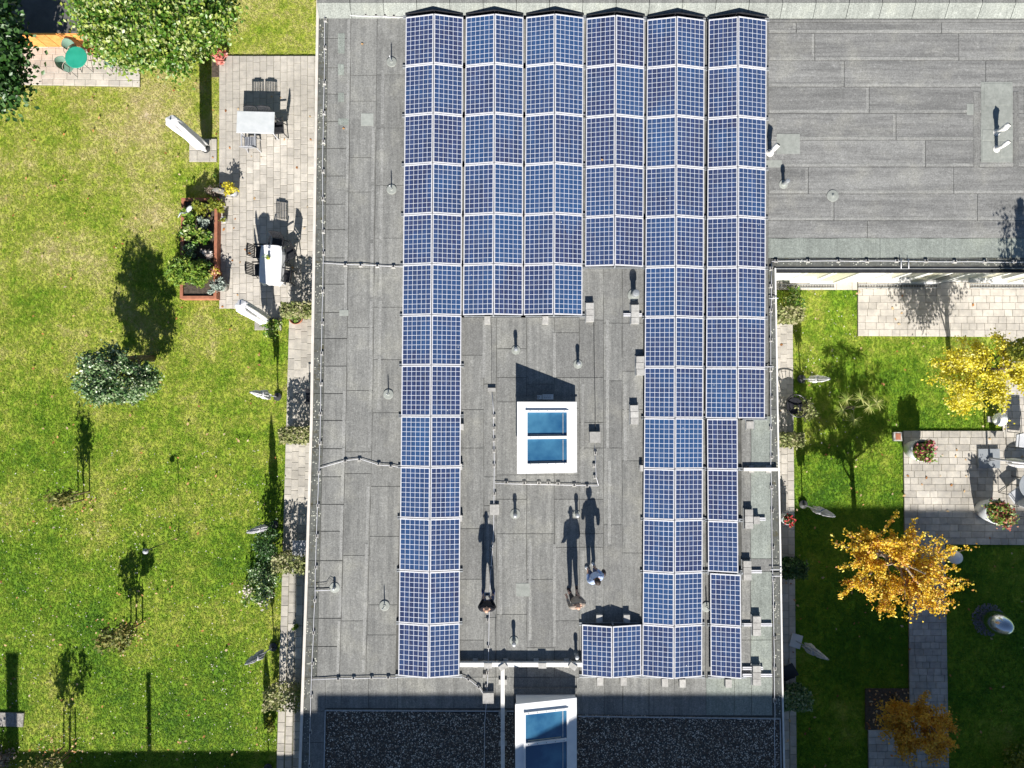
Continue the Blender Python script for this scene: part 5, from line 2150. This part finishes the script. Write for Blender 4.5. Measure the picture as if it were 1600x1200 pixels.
lounge(1576, 772, R(35), 'grey cushioned metal chair at the lower left of the glass table')
lounge(1585, 688, R(175), 'metal framed chair north of the folded side pole parasol')
lounge(1602, 795, R(-5), 'metal chair cut off by the right edge below the glass table')


# plant tubs
def tub(px, py, r0, h, potm, flowm, label, leafs=500, fsize=.07, spread=None, oval=1.0, leafm='leaf_bright', top=.35, shadow=True):
    r_ = empty('flower_tub', P(px, py, GZ), 0, label, 'flower pot')
    b_ = MB()
    b_.lathe([(r0 * .72, 0), (r0 * .9, h * .5), (r0, h), (r0 * .9, h), (r0 * .85, h - .05)], 24, (0, 0, 0), 1, oval)
    b_.build('pot', potm, r_, smooth=True)
    b_ = MB()
    b_.lathe([(r0 * .86, h - .06), (r0 * .5, h - .02), (.02, h)], 18, (0, 0, 0), 1, oval)
    b_.build('soil', 'soil', r_)
    sp_ = spread or r0 * 1.25
    kc = ball_pts(11, (0, 0, h + top * .45), (sp_ * .72, sp_ * .72, top * .55), .4)
    kr = rng.uniform(.22, .48, 11) * sp_
    ki = rng.integers(0, 11, leafs)
    pts = kc[ki] + rng.normal(0, .55, (leafs, 3)) * kr[ki][:, None]
    pts[:, 2] = np.maximum(pts[:, 2], h * .8)
    leaf_mesh('foliage', pts, fsize, leafm, r_)
    if flowm:
        ki = rng.integers(0, 11, leafs // 2)
        pts = kc[ki] + (0, 0, .04) + rng.normal(0, .6, (leafs // 2, 3)) * kr[ki][:, None]
        pts = pts[pts[:, 2] > h]
        leaf_mesh('flowers', pts, fsize * 1.1, flowm, r_, aspect=1.1)
    return r_


tub(1424, 702, .42, .72, 'pot_white', 'petal_pink', 'large oval white tub of pink flowers at the west corner of the terrace', 700, .08, spread=.46)
tub(1536, 795, .46, .78, 'pot_white', 'petal_rust', 'large white tub of rusty red flowers at the shadow edge of the terrace', 750, .08, spread=.5)
tub(466, 498, .26, .35, 'terracotta', None, 'round terracotta pot with a low green plant below the first hedge', 160, .05, leafm='leaf_juniper', top=.1, spread=.2)
tub(367, 302, .2, .42, 'grey_plastic', None, 'grey pot with a yellow leaved plant by the raised bed', 260, .06, leafm='leaf_yellow', top=.35, spread=.3)
tub(352, 345, .11, .22, 'white_plastic', None, 'tiny white pot with pale leaves at the east side of the raised bed', 90, .04, leafm='leaf_yellowgreen', top=.14, spread=.14)
tub(351, 449, .24, .5, 'stone_grey', None, 'grey stone urn with silvery leaves at the foot of the raised bed', 240, .05, leafm='leaf_silver', top=.25, spread=.3)
tub(343, 428, .15, .35, 'terracotta', 'petal_coral', 'pot of orange and yellow flowers leaning on the raised bed', 140, .05, leafm='leaf_yellow', top=.25, spread=.22)
tub(1222, 808, .2, .55, 'white_plastic', 'petal_red', 'white planter with red flowers half hidden under the east roof edge', 160, .06, leafm='leaf_dark', top=.25, spread=.22)

# black round chair under the east edge, table under the west edge
r_ = empty('round_chair', P(1233, 634, GZ), R(150), 'black round wire chair beside the east wall', 'chair')
b = MB()
for k in range(16):
    a = 2 * math.pi * k / 16
    b.tube([(.08 * math.cos(a), .08 * math.sin(a), .36), (.3 * math.cos(a), .3 * math.sin(a), .45), (.42 * math.cos(a), .42 * math.sin(a), .75 + .12 * math.sin(a))], .012, 5)
b.build('wires', 'black_plastic', r_)
b = MB()
b.tube([(.42 * math.cos(t_), .42 * math.sin(t_), .75 + .12 * math.sin(t_)) for t_ in [i * math.pi / 12 for i in range(25)]], .022, 6)
b.build('rim', 'black_plastic', r_)
b = MB()
b.lathe([(.3, .44), (.33, .46), (.3, .52), (.02, .53)], 18)
b.build('cushion', 'black_cloth', r_)
for k in range(4):
    a = R(45 + 90 * k)
    b = MB()
    b.cyl((.12 * math.cos(a), .12 * math.sin(a), .37), (.3 * math.cos(a), .3 * math.sin(a), 0), .016, n=6)
    b.build('leg', 'black_plastic', r_)
r_ = empty('side_table', P(481, 854, GZ), 0, 'square grey slatted table half under the west roof edge', 'table')
for i in range(6):
    b = MB()
    b.box((-.3 + i * .12, 0, .72), (.105, .74, .025))
    b.build('slat', 'grey_plastic', r_)
for sx_ in (-1, 1):
    for sy_ in (-1, 1):
        b = MB()
        b.cyl((sx_ * .3, sy_ * .32, .7), (sx_ * .3, sy_ * .32, 0), .02, n=6)
        b.build('leg', 'grey_plastic', r_)
ch2 = make_chair('strip_chair', 'black_plastic', P(492, 619, GZ), R(90), 'black chair half hidden under the west edge above the second hedge', None)
b = MB()
r_ = empty('lounge_chair', P(1226, 1045, GZ), R(-60), 'dark sling chair in deep shade below the white parasol base', 'chair')
b.box((0, 0, .35), (.5, .6, .03), rot=Matrix.Rotation(R(8), 3, 'X'))
b.build('seat', 'black_plastic', r_)
b = MB()
b.box((0, -.4, .62), (.5, .03, .6), rot=Matrix.Rotation(R(25), 3, 'X'))
b.build('backrest', 'black_plastic', r_)
for s_ in (-1, 1):
    b = MB()
    b.tube([(s_ * .26, -.4, 0), (s_ * .26, .1, .4), (s_ * .26, .35, 0)], .014, 6)
    b.build('leg', 'dark_metal', r_)
r_ = empty('drain_box', P(1401, 682, .0), 0, 'small brick edged drain box at the corner of the terrace', 'drain')
b = MB()
b.box((0, 0, .05), (.34, .34, .1))
b.build('kerb', 'concrete', r_)
b = MB()
b.box((0, 0, .105), (.2, .24, .012))
b.build('lid', 'terracotta', r_)

# globes
for (bx, by, gx_, gy_, lb) in ((1547, 655, 1561, 647, 'white globe lamp beside the yellow tree and the terrace'), (1478, 866, 1493, 872, 'white globe lamp on the path under the orange tree')):
    r_ = empty('globe_lamp', P(bx, by, 0), 0, lb, 'lamp')
    b = MB()
    b.box((0, 0, .0), (.22, .22, .08))
    b.build('base', 'concrete', r_)
    b = MB()
    b.cyl((0, 0, .03), (0, 0, .35), .03, n=10)
    b.build('post', 'dark_metal', r_)
    b = MB()
    b.lathe([(.25 * math.sin(math.pi * i / 16) + .001, .55 - .25 * math.cos(math.pi * i / 16)) for i in range(17)], 28)
    b.build('globe', 'globe', r_, smooth=True)

# polished egg in its ring of dark stones
ctr = P(1547, 968, 0)
r_ = empty('steel_egg', P(1537, 963, 0.04), 0, 'polished steel egg sculpture in a ring of dark pebbles', 'sculpture')
b = MB()
b.lathe([(.42 * math.sin(math.pi * i / 20) + .001, .55 - .55 * math.cos(math.pi * i / 20)) for i in range(21)], 32)
o = b.build('egg', 'polished_steel', r_, smooth=True)
o.rotation_euler = (R(10), R(20), 0)
vs_ = MB()
rd = random.Random(3)
for i in range(900):
    a = rd.uniform(0, 6.28)
    q_ = rd.uniform(.1, .62)
    s_ = rd.uniform(.02, .05)
    vs_.box((ctr.x - .08 + q_ * math.cos(a), ctr.y + q_ * math.sin(a), s_ * .3 + .01), (s_ * 1.4, s_, s_ * .7), rd.uniform(0, 3), taper=.5)
o = vs_.build('pebbles', 'dark_stone')
o['kind'] = 'stuff'

# lamp post on the lawn
r_ = empty('lamp_post', P(279, 840, 0), 0, 'slim curved lamp post standing in the western lawn', 'lamp')
b = MB()
b.tube([(0, 0, 0), (0, 0, 1.7), (-.02, -.01, 1.95), (-.1, -.06, 2.05), (-.2, -.1, 2.02)], .022, 8)
b.build('post', 'dark_metal', r_, smooth=True)
b = MB()
b.lathe([(.03, .06), (.09, .0), (.1, -.04), (.08, -.06)], 14, (-.22, -.11, 2.0))
b.build('lamp_shade', 'grey_plastic', r_)

# ------------------------------------------------------------------ raised bed and its plants
z4 = .38
q0, q1 = P(283, 309, z4), P(338, 467, z4)
bx0, by1, bx1, by0 = q0.x, q0.y, q1.x, q1.y
bed = empty('raised_bed', ((bx0 + bx1) / 2, (by0 + by1) / 2, 0), 0, 'long raised bed framed in reddish timber on the lawn edge', 'planter')
bw, bl = bx1 - bx0, by1 - by0
for c_, d_ in (((bw / 2 - .06, 0, z4 / 2), (.12, bl, z4)), ((-bw / 2 + .06, 0, z4 / 2), (.12, bl, z4)),
               ((0, bl / 2 - .06, z4 / 2 - .002), (bw - .24, .12, z4)), ((0, -bl / 2 + .06, z4 / 2 - .002), (bw - .24, .12, z4))):
    b = MB()
    b.box(c_, d_)
    b.build('board', 'terracotta', bed, bevel=.01)
b = MB()
b.box((0, 0, z4 / 2 - .04), (bw - .25, bl - .25, z4 - .06))
b.build('soil', 'soil', bed)


def shrub(name, px, py, z, r, n, size, m, label, group=None, stems=7, shell=.2, cat='shrub', up=.5, aspect=1.6, base=0.0, zc=None):
    b_ = P(px, py, base)
    r_ = empty(name, b_, 0, label, cat, group)
    rr = np.asarray(r, float)
    zc = rr[2] * .9 if zc is None else zc
    tips = ball_pts(max(6, n // 35), (0, 0, zc), rr * .85, shell)
    st = MB()
    for t_ in tips[:stems * 3]:
        st.tube([(0, 0, 0), tuple(np.array(t_) * (.5, .5, .7)), tuple(t_)], 0, 4, [.014, .009, .004])
    st.build('stems', 'bark', r_)
    k = max(1, n // len(tips))
    pts = np.concatenate([t_ + rng.normal(0, 1, (k, 3)) * rr.mean() * .2 for t_ in tips])
    pts[:, 2] = np.maximum(pts[:, 2], .03)
    leaf_mesh('foliage', pts, size, m, r_, up=up, aspect=aspect)
    return r_


B0 = .34
shrub('shrub', 316, 326, 0, (.34, .3, .28), 420, .07, 'leaf_yellowgreen', 'yellow green plant at the north end of the raised bed', base=B0)
shrub('shrub', 341, 325, 0, (.32, .3, .26), 520, .06, 'leaf_yellowgreen', 'bushy plant spilling over the north east corner of the bed', base=.2)
shrub('shrub', 298, 342, 0, (.3, .32, .28), 450, .07, 'leaf_juniper', 'bright green plant at the west side of the raised bed', base=B0)
shrub('shrub', 296, 366, 0, (.28, .3, .3), 420, .07, 'leaf_bright', 'fresh green leafy plant below the white heron in the bed', base=B0)
shrub('shrub', 318, 372, 0, (.36, .34, .3), 520, .08, 'leaf_bright', 'pale large leaved plant in the middle of the raised bed', base=B0)
shrub('shrub', 322, 350, 0, (.24, .26, .2), 300, .05, 'leaf_silver', 'greyish plant east of the white heron in the bed', base=B0)
shrub('shrub', 300, 395, 0, (.3, .3, .26), 380, .05, 'leaf_rhodo', 'dark blue green plant in the lower middle of the bed', base=B0)
shrub('shrub', 326, 398, 0, (.2, .2, .24), 160, .06, 'petal_white', 'pale pink rose at the east board of the bed', base=B0)
shrub('shrub', 325, 418, 0, (.26, .24, .22), 260, .05, 'leaf_dark', 'dark low plant behind the juniper in the bed', base=B0)
shrub('shrub', 290, 425, 0, (.62, .5, .42), 2600, .05, 'leaf_juniper', 'large feathery juniper spreading over the west side of the bed', base=B0, aspect=3.0)
shrub('shrub', 318, 430, 0, (.42, .46, .42), 1800, .05, 'leaf_juniper', 'upright feathery juniper in the east half of the bed', base=B0, aspect=3.0)
shrub('shrub', 331, 456, 0, (.16, .12, .12), 110, .06, 'leaf_silver', 'small silver rosette in the south east corner of the bed', base=B0)
shrub('shrub', 340, 302, 0, (.34, .32, .3), 620, .03, 'leaf_brown', 'dry grey shrub just north of the raised bed')
shrub('shrub', 338, 277, 0, (.12, .12, .08), 70, .05, 'leaf_juniper', 'small green weed clump at the patio edge north of the bed')
b = MB()
b.prism([(-.3, -.03), (-.05, -.1), (.3, -.15), (.28, -.05), (-.1, .08), (-.3, .05)], 0, .5)
tag(b.build('driftwood', 'stone_grey', loc=P(352, 303, .05)), 'pale weathered board lying beside the dry shrub', 'board')
# white heron ornament
hp = P(303, 332, B0)
r_ = empty('heron_ornament', hp, R(150), 'white heron ornament among the plants of the raised bed', 'ornament')
b = MB()
b.lathe([(.01, -.2), (.06, -.1), (.09, .02), (.07, .14), (.02, .2)], 12)
o = b.build('body', 'white_plastic', r_, smooth=True)
o.rotation_euler = (R(65), 0, R(-20))
o.location = (0, 0, .42)
b = MB()
b.tube([(0, .16, .48), (.02, .24, .6), (.0, .22, .72), (0, .3, .78), (0, .48, .76)], 0, 6, [.035, .022, .02, .03, .004])
b.build('neck', 'white_plastic', r_, smooth=True)
for s_ in (-1, 1):
    b = MB()
    b.cyl((s_ * .03, 0, .4), (s_ * .03, 0, 0), .008, n=5)
    b.build('leg', 'dark_metal', r_)

# ------------------------------------------------------------------ hedges
HG = 'clipped hedges dividing the terraces'


def hedge(x0, y0, x1, y1, H, label, m='leaf_hedge', n=2600, side='west'):
    """x/y: pixel box of the hedge top"""
    a, c = P(x0, y0, H), P(x1, y1, H)
    cx_, cy_ = (a.x + c.x) / 2, (a.y + c.y) / 2
    w_, d_ = abs(c.x - a.x), abs(a.y - c.y)
    r_ = empty('hedge', (cx_, cy_, 0), 0, label, 'hedge', HG)
    b_ = MB()
    for k in range(9):
        x_ = -w_ / 2 + (k + .5) * w_ / 9
        b_.tube([(x_, 0, 0), (x_ + random.uniform(-.05, .05), random.uniform(-.05, .05), H * .5), (x_ + random.uniform(-.08, .08), random.uniform(-.1, .1), H * .93)], 0, 5, [.022, .016, .006])
    b_.build('stems', 'bark', r_)
    g_ = np.random.default_rng(int(x0 + y0))
    u_ = g_.uniform(-1, 1, (n, 3))
    ax = g_.integers(0, 3, n)
    msk = g_.random(n) < .7
    for d3 in range(3):
        sel = (ax == d3) & msk
        u_[sel, d3] = np.sign(u_[sel, d3]) * g_.uniform(.85, 1.05, sel.sum())
    pts = u_ * (w_ / 2, d_ / 2, H * .44) + (0, 0, H * .53)
    pts += g_.normal(0, .03, pts.shape)
    keep = np.where(pts[:, 2] > H * .8, g_.random(n) < .95, g_.random(n) < .8)
    leaf_mesh('foliage', pts[keep], .07, m, r_, rg=g_)
    return r_


hedge(438, 473, 500, 492, 1.35, 'light green hedge at the foot of the west patio, northernmost of the western four')
hedge(436, 670, 498, 692, 1.3, 'hedge across the western path, second from the north', n=2200)
hedge(424, 872, 492, 897, 1.3, 'straggly hedge below the grey slatted table', n=2000)
hedge(410, 1086, 488, 1112, 1.3, 'sparse dry hedge across the western path at the bottom', n=1800)
hedge(1200, 480, 1257, 500, 1.2, 'dry yellowish hedge under the east roof edge, northernmost in the court')
hedge(1200, 679, 1258, 698, 1.2, 'light green hedge below the round wire chair')
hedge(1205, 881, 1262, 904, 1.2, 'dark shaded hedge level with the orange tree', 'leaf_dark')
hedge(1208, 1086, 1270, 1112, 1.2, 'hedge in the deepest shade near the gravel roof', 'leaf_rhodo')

# ------------------------------------------------------------------ shrubs and roses at the lawns
shrub('rose_bush', 420, 905, 0, (.55, .75, .5), 1500, .055, 'leaf_rhodo', 'dark leaved rose bush by the western path above the parasol')
shrub('rose_bush', 404, 925, 0, (.6, .6, .35), 900, .06, 'leaf_bright', 'rose bush with pale blooms beside the western lawn')
shrub('rose_bush', 405, 926, 0, (.62, .62, .42), 110, .07, 'petal_white', 'scattered white and pink roses on the pale rose bush', shell=.7, cat='flowers')
shrub('shrub', 428, 510, 0, (.3, .55, .3), 700, .06, 'leaf_bright', 'leafy climber spilling beside the terracotta pot')
shrub('shrub', 427, 843, 0, (.35, .8, .8), 1200, .06, 'leaf_dark', 'dark bush on the lawn edge north of the slatted table hedge')
shrub('shrub', 464, 978, 0, (.12, .12, .15), 80, .06, 'leaf_juniper', 'little weed growing in the western path')
shrub('shrub', 426, 1125, 0, (.25, .3, .3), 320, .06, 'leaf_yellowgreen', 'low yellowish bush below the bottom hedge')
shrub('shrub', 1250, 640, 0, (.36, .42, .5), 700, .055, 'leaf_hedge', 'variegated shrub beside the round wire chair')
shrub('shrub', 1590, 1190, 0, (.9, .8, .9), 1500, .08, 'leaf_yellowgreen', 'yellow green bush in the shaded bottom right corner')
shrub('flower_clump', 347, 93, 0, (.32, .3, .3), 420, .07, 'petal_coral', 'coral pink flower clump at the patio corner below the big tree')
shrub('shrub', 342, 60, 0, (.25, .3, .9), 500, .08, 'leaf_dark', 'dark narrow shrub behind the coral flowers')
shrub('shrub', 1238, 470, 0, (.5, .5, .25), 500, .06, 'leaf_bright', 'low green weeds at the shaded north corner of the court')
shrub('shrub', 0, 1180, 0, (.8, .7, .35), 700, .07, 'leaf_brown', 'dry greyish bush in the bottom left corner')

# palm-like plant in the dappled shade
r_ = empty('fan_palm', P(1318, 637, 0), 0, 'small fan palm with spiky pale leaves on the courtyard lawn', 'palm')
b = MB()
b.tube([(0, 0, 0), (.02, 0, .5), (0, .02, .8)], 0, 8, [.08, .07, .06])
b.build('trunk', 'bark', r_)
for (dx, dy, dz, tilt) in ((.05, .35, 1.25, 20), (-.45, .3, 1.2, 30), (.65, .2, 1.2, 30), (-.1, -.45, 1.05, 30), (.3, .05, 1.35, 10), (-.5, -.1, 1.0, 40)):
    b = MB()
    c_ = Vector((dx, dy, dz))
    b.tube([(0, .02, .78), (dx * .5, dy * .5, dz * .85), tuple(c_)], .008, 4)
    for k in range(20):
        a = R(-150 + 15 * k) + math.atan2(dy, dx)
        l_ = random.uniform(.26, .42)
        d_ = Vector((math.cos(a), math.sin(a), random.uniform(-.25, .25)))
        s_ = Vector((-d_.y, d_.x, 0)) * .012
        b.add([c_ - s_, c_ + s_, c_ + d_ * l_ * .6 + s_ * 1.2, c_ + d_ * l_ - Vector((0, 0, .05)), c_ + d_ * l_ * .6 - s_ * 1.2], [(0, 1, 2, 3, 4)])
    b.build('leaf_fan', 'palm', r_)

# ------------------------------------------------------------------ trees


def base_rel(bx, by, cx, cy, z):
    """crown centre relative to the base, for a crown seen at pixel cx, cy at height z"""
    a = P(bx, by, 0)
    c = P(cx, cy, z)
    return a, (c.x - a.x, c.y - a.y, z)


a, c = base_rel(238, 560, 180, 590, 2.0)
tree('evergreen_tree', a, 3.3, c, (1.2, 1.0, 1.4), 95, 10500, .065, 'leaf_rhodo', 'round glossy evergreen on the western lawn with speckled leaves', trunk_r=.13, clump=.25, shell=.35, seed=5)
a, c = base_rel(285, 70, 240, 28, 3.6)
tree('broadleaf_tree', a, 5.2, c, (2.55, 1.7, 1.3), 190, 44000, .085, 'leaf_bright', 'bright green and yellow leafed tree over the shed patio', trunk_r=.17, clump=.48, shell=.35, seed=8)
a, c = base_rel(20, 120, -44, 75, 4.6)
tree('dark_tree', a, 6.4, c, (1.15, 2.3, 1.4), 120, 22000, .115, 'leaf_dark', 'dark glossy leaved tree at the upper left edge', trunk_r=.2, clump=.6, shell=.25, seed=9)
a = P(130, 772, 0)
SG = 'staked young trees on the western lawn'


def sapling(px, py, h, w, n, leafm, label, seed, cz=.62, rz_=.3):
    a = P(px, py, 0)
    t_ = tree('young_tree', a, h, (.02, 0, h * cz), (w, w * .8, h * rz_), 22, n, .075, leafm, label, SG, trunk_r=.026, clump=.21, shell=.2, barkm='twig', seed=seed, flat=1.0)
    for k, (dx, dy) in enumerate(((-.22, .1), (.22, .1), (0, -.22))):
        b_ = MB()
        b_.cyl((dx, dy, -.04), (dx, dy, .9), .028, n=7)
        b_.build('stake', 'stake', t_)
    b_ = MB()
    b_.tube([(-.22, .1, .8), (.22, .1, .8), (0, -.22, .8), (-.22, .1, .8)], .014, 4)
    b_.build('tie', 'stake', t_)


sapling(130, 772, 2.25, .26, 520, 'leaf_olive', 'thin staked sapling below the round evergreen, northernmost of three', 21)
sapling(213, 977, 1.75, .66, 850, 'leaf_olive', 'staked sapling with reddish drooping leaves beside the lamp post', 22, .75, .25)
sapling(108, 1172, 2.7, .72, 850, 'leaf_olive', 'staked sapling near the bottom left corner of the lawn', 23, .66, .25)

a, c = base_rel(1485, 578, 1532, 604, 2.7)
gp_ = P(1561, 647, 3.0) - a
t = tree('yellow_tree', a, 7.0, (c[0] * .9, c[1] * .6, 2.9), (1.9, 1.5, 1.15), 75, 15000, .055, 'leaf_yellow', 'brilliant yellow autumn tree by the terrace at the right edge', trunk_r=.1, clump=.3, shell=.4, seed=31, top=.55, along=True, gaps=[(gp_.x, gp_.y, .36)])
g_ = np.random.default_rng(40)
pts = ball_pts(1500, (c[0] + .4, c[1] + 1.1, 4.6), (.6, .5, .9), .1, g_)
lp = g_.uniform(0, 1, (1500, 1))
pts = np.concatenate([pts, np.concatenate([g_.normal(0, .3, (1500, 2)) * (1.15 - lp) + (.3, .1), 4.2 + 2.9 * lp], 1)])
leaf_mesh('upper_crown', pts, .075, 'leaf_yellowgreen', t, rg=g_)
a, c = base_rel(1337, 850, 1408, 890, 3.5)
gq_ = P(1493, 872, 3.4) - a
tree('orange_tree', a, 5.0, (c[0], c[1], 3.4), (2.45, 1.75, 1.0), 125, 13000, .058, 'leaf_orange', 'glowing orange autumn tree reaching out of the shadow', trunk_r=.12, clump=.21, shell=.15, barkm='twig', seed=33, along=True, gaps=[(gq_.x, gq_.y, .36)])
a, c = base_rel(1395, 1085, 1435, 1138, 2.2)
tree('rust_tree', a, 3.2, (c[0], c[1], 2.1), (1.4, 1.25, .85), 85, 11000, .055, 'leaf_rust', 'smaller rust coloured tree in the shade by the mulch bed', trunk_r=.07, clump=.3, shell=.2, seed=34, along=True)

# ------------------------------------------------------------------ fallen leaves, daisies
def ground_scatter(name, polys, dens, size, m, z, jitter=.35, keep=None, seed=3):
    g_ = np.random.default_rng(seed)
    out = []
    for poly, zz in polys:
        wp = W2(poly, zz)
        xs_, ys_ = [p[0] for p in wp], [p[1] for p in wp]
        n_ = int((max(xs_) - min(xs_)) * (max(ys_) - min(ys_)) * dens)
        x, y = g_.uniform(min(xs_), max(xs_), n_), g_.uniform(min(ys_), max(ys_), n_)
        ok_ = inpoly(x, y, wp)
        out.append(np.stack([x[ok_], y[ok_], np.full(ok_.sum(), zz + z)], 1))
    o_ = leaf_mesh(name, np.concatenate(out), size, m, up=3.0, rg=g_)
    o_['kind'] = 'stuff'


ground_scatter('fallen_leaves', [([(0, 130), (500, 130), (470, 480), (0, 480)], 0), ([(0, 480), (450, 480), (440, 1200), (0, 1200)], 0),
                                 ([(1215, 450), (1600, 450), (1600, 1200), (1225, 1200)], 0)], .9, .07, 'fallen', .05)
ground_scatter('leaf_litter', [([(80, 775), (150, 775), (150, 800), (80, 800)], 0), ([(150, 965), (235, 965), (235, 1010), (150, 1010)], 0),
                               ([(60, 1150), (130, 1150), (130, 1195), (60, 1195)], 0), ([(1352, 1076), (1420, 1076), (1420, 1140), (1352, 1140)], 0)], 30, .06, 'fallen', .03, seed=9)
ground_scatter('daisies', [([(0, 700), (450, 700), (440, 1200), (0, 1200)], 0), ([(1240, 450), (1345, 450), (1340, 700), (1240, 700)], 0)], 5, .035, 'petal_white', .02, seed=12)
for i, (x, y, lb) in enumerate(((566, 69, 'orange leaf on the north west part of the roof'), (537, 201, 'larger orange leaf on the west roof by the small patches'), (941, 250, 'orange leaf lying on a panel of the fourth row'))):
    zz = ZR + (.03 if i < 2 else .36)
    p = P(x, y, zz)
    b = MB()
    b.add([(-.05, 0, 0), (-.02, .035, .012), (.05, .01, .003), (.01, -.04, .01), (0, 0, .004)], [(0, 4, 1), (1, 4, 2), (2, 4, 3), (3, 4, 0)])
    tag(b.build('fallen_leaf', 'fallen', loc=p), lb, 'leaf')
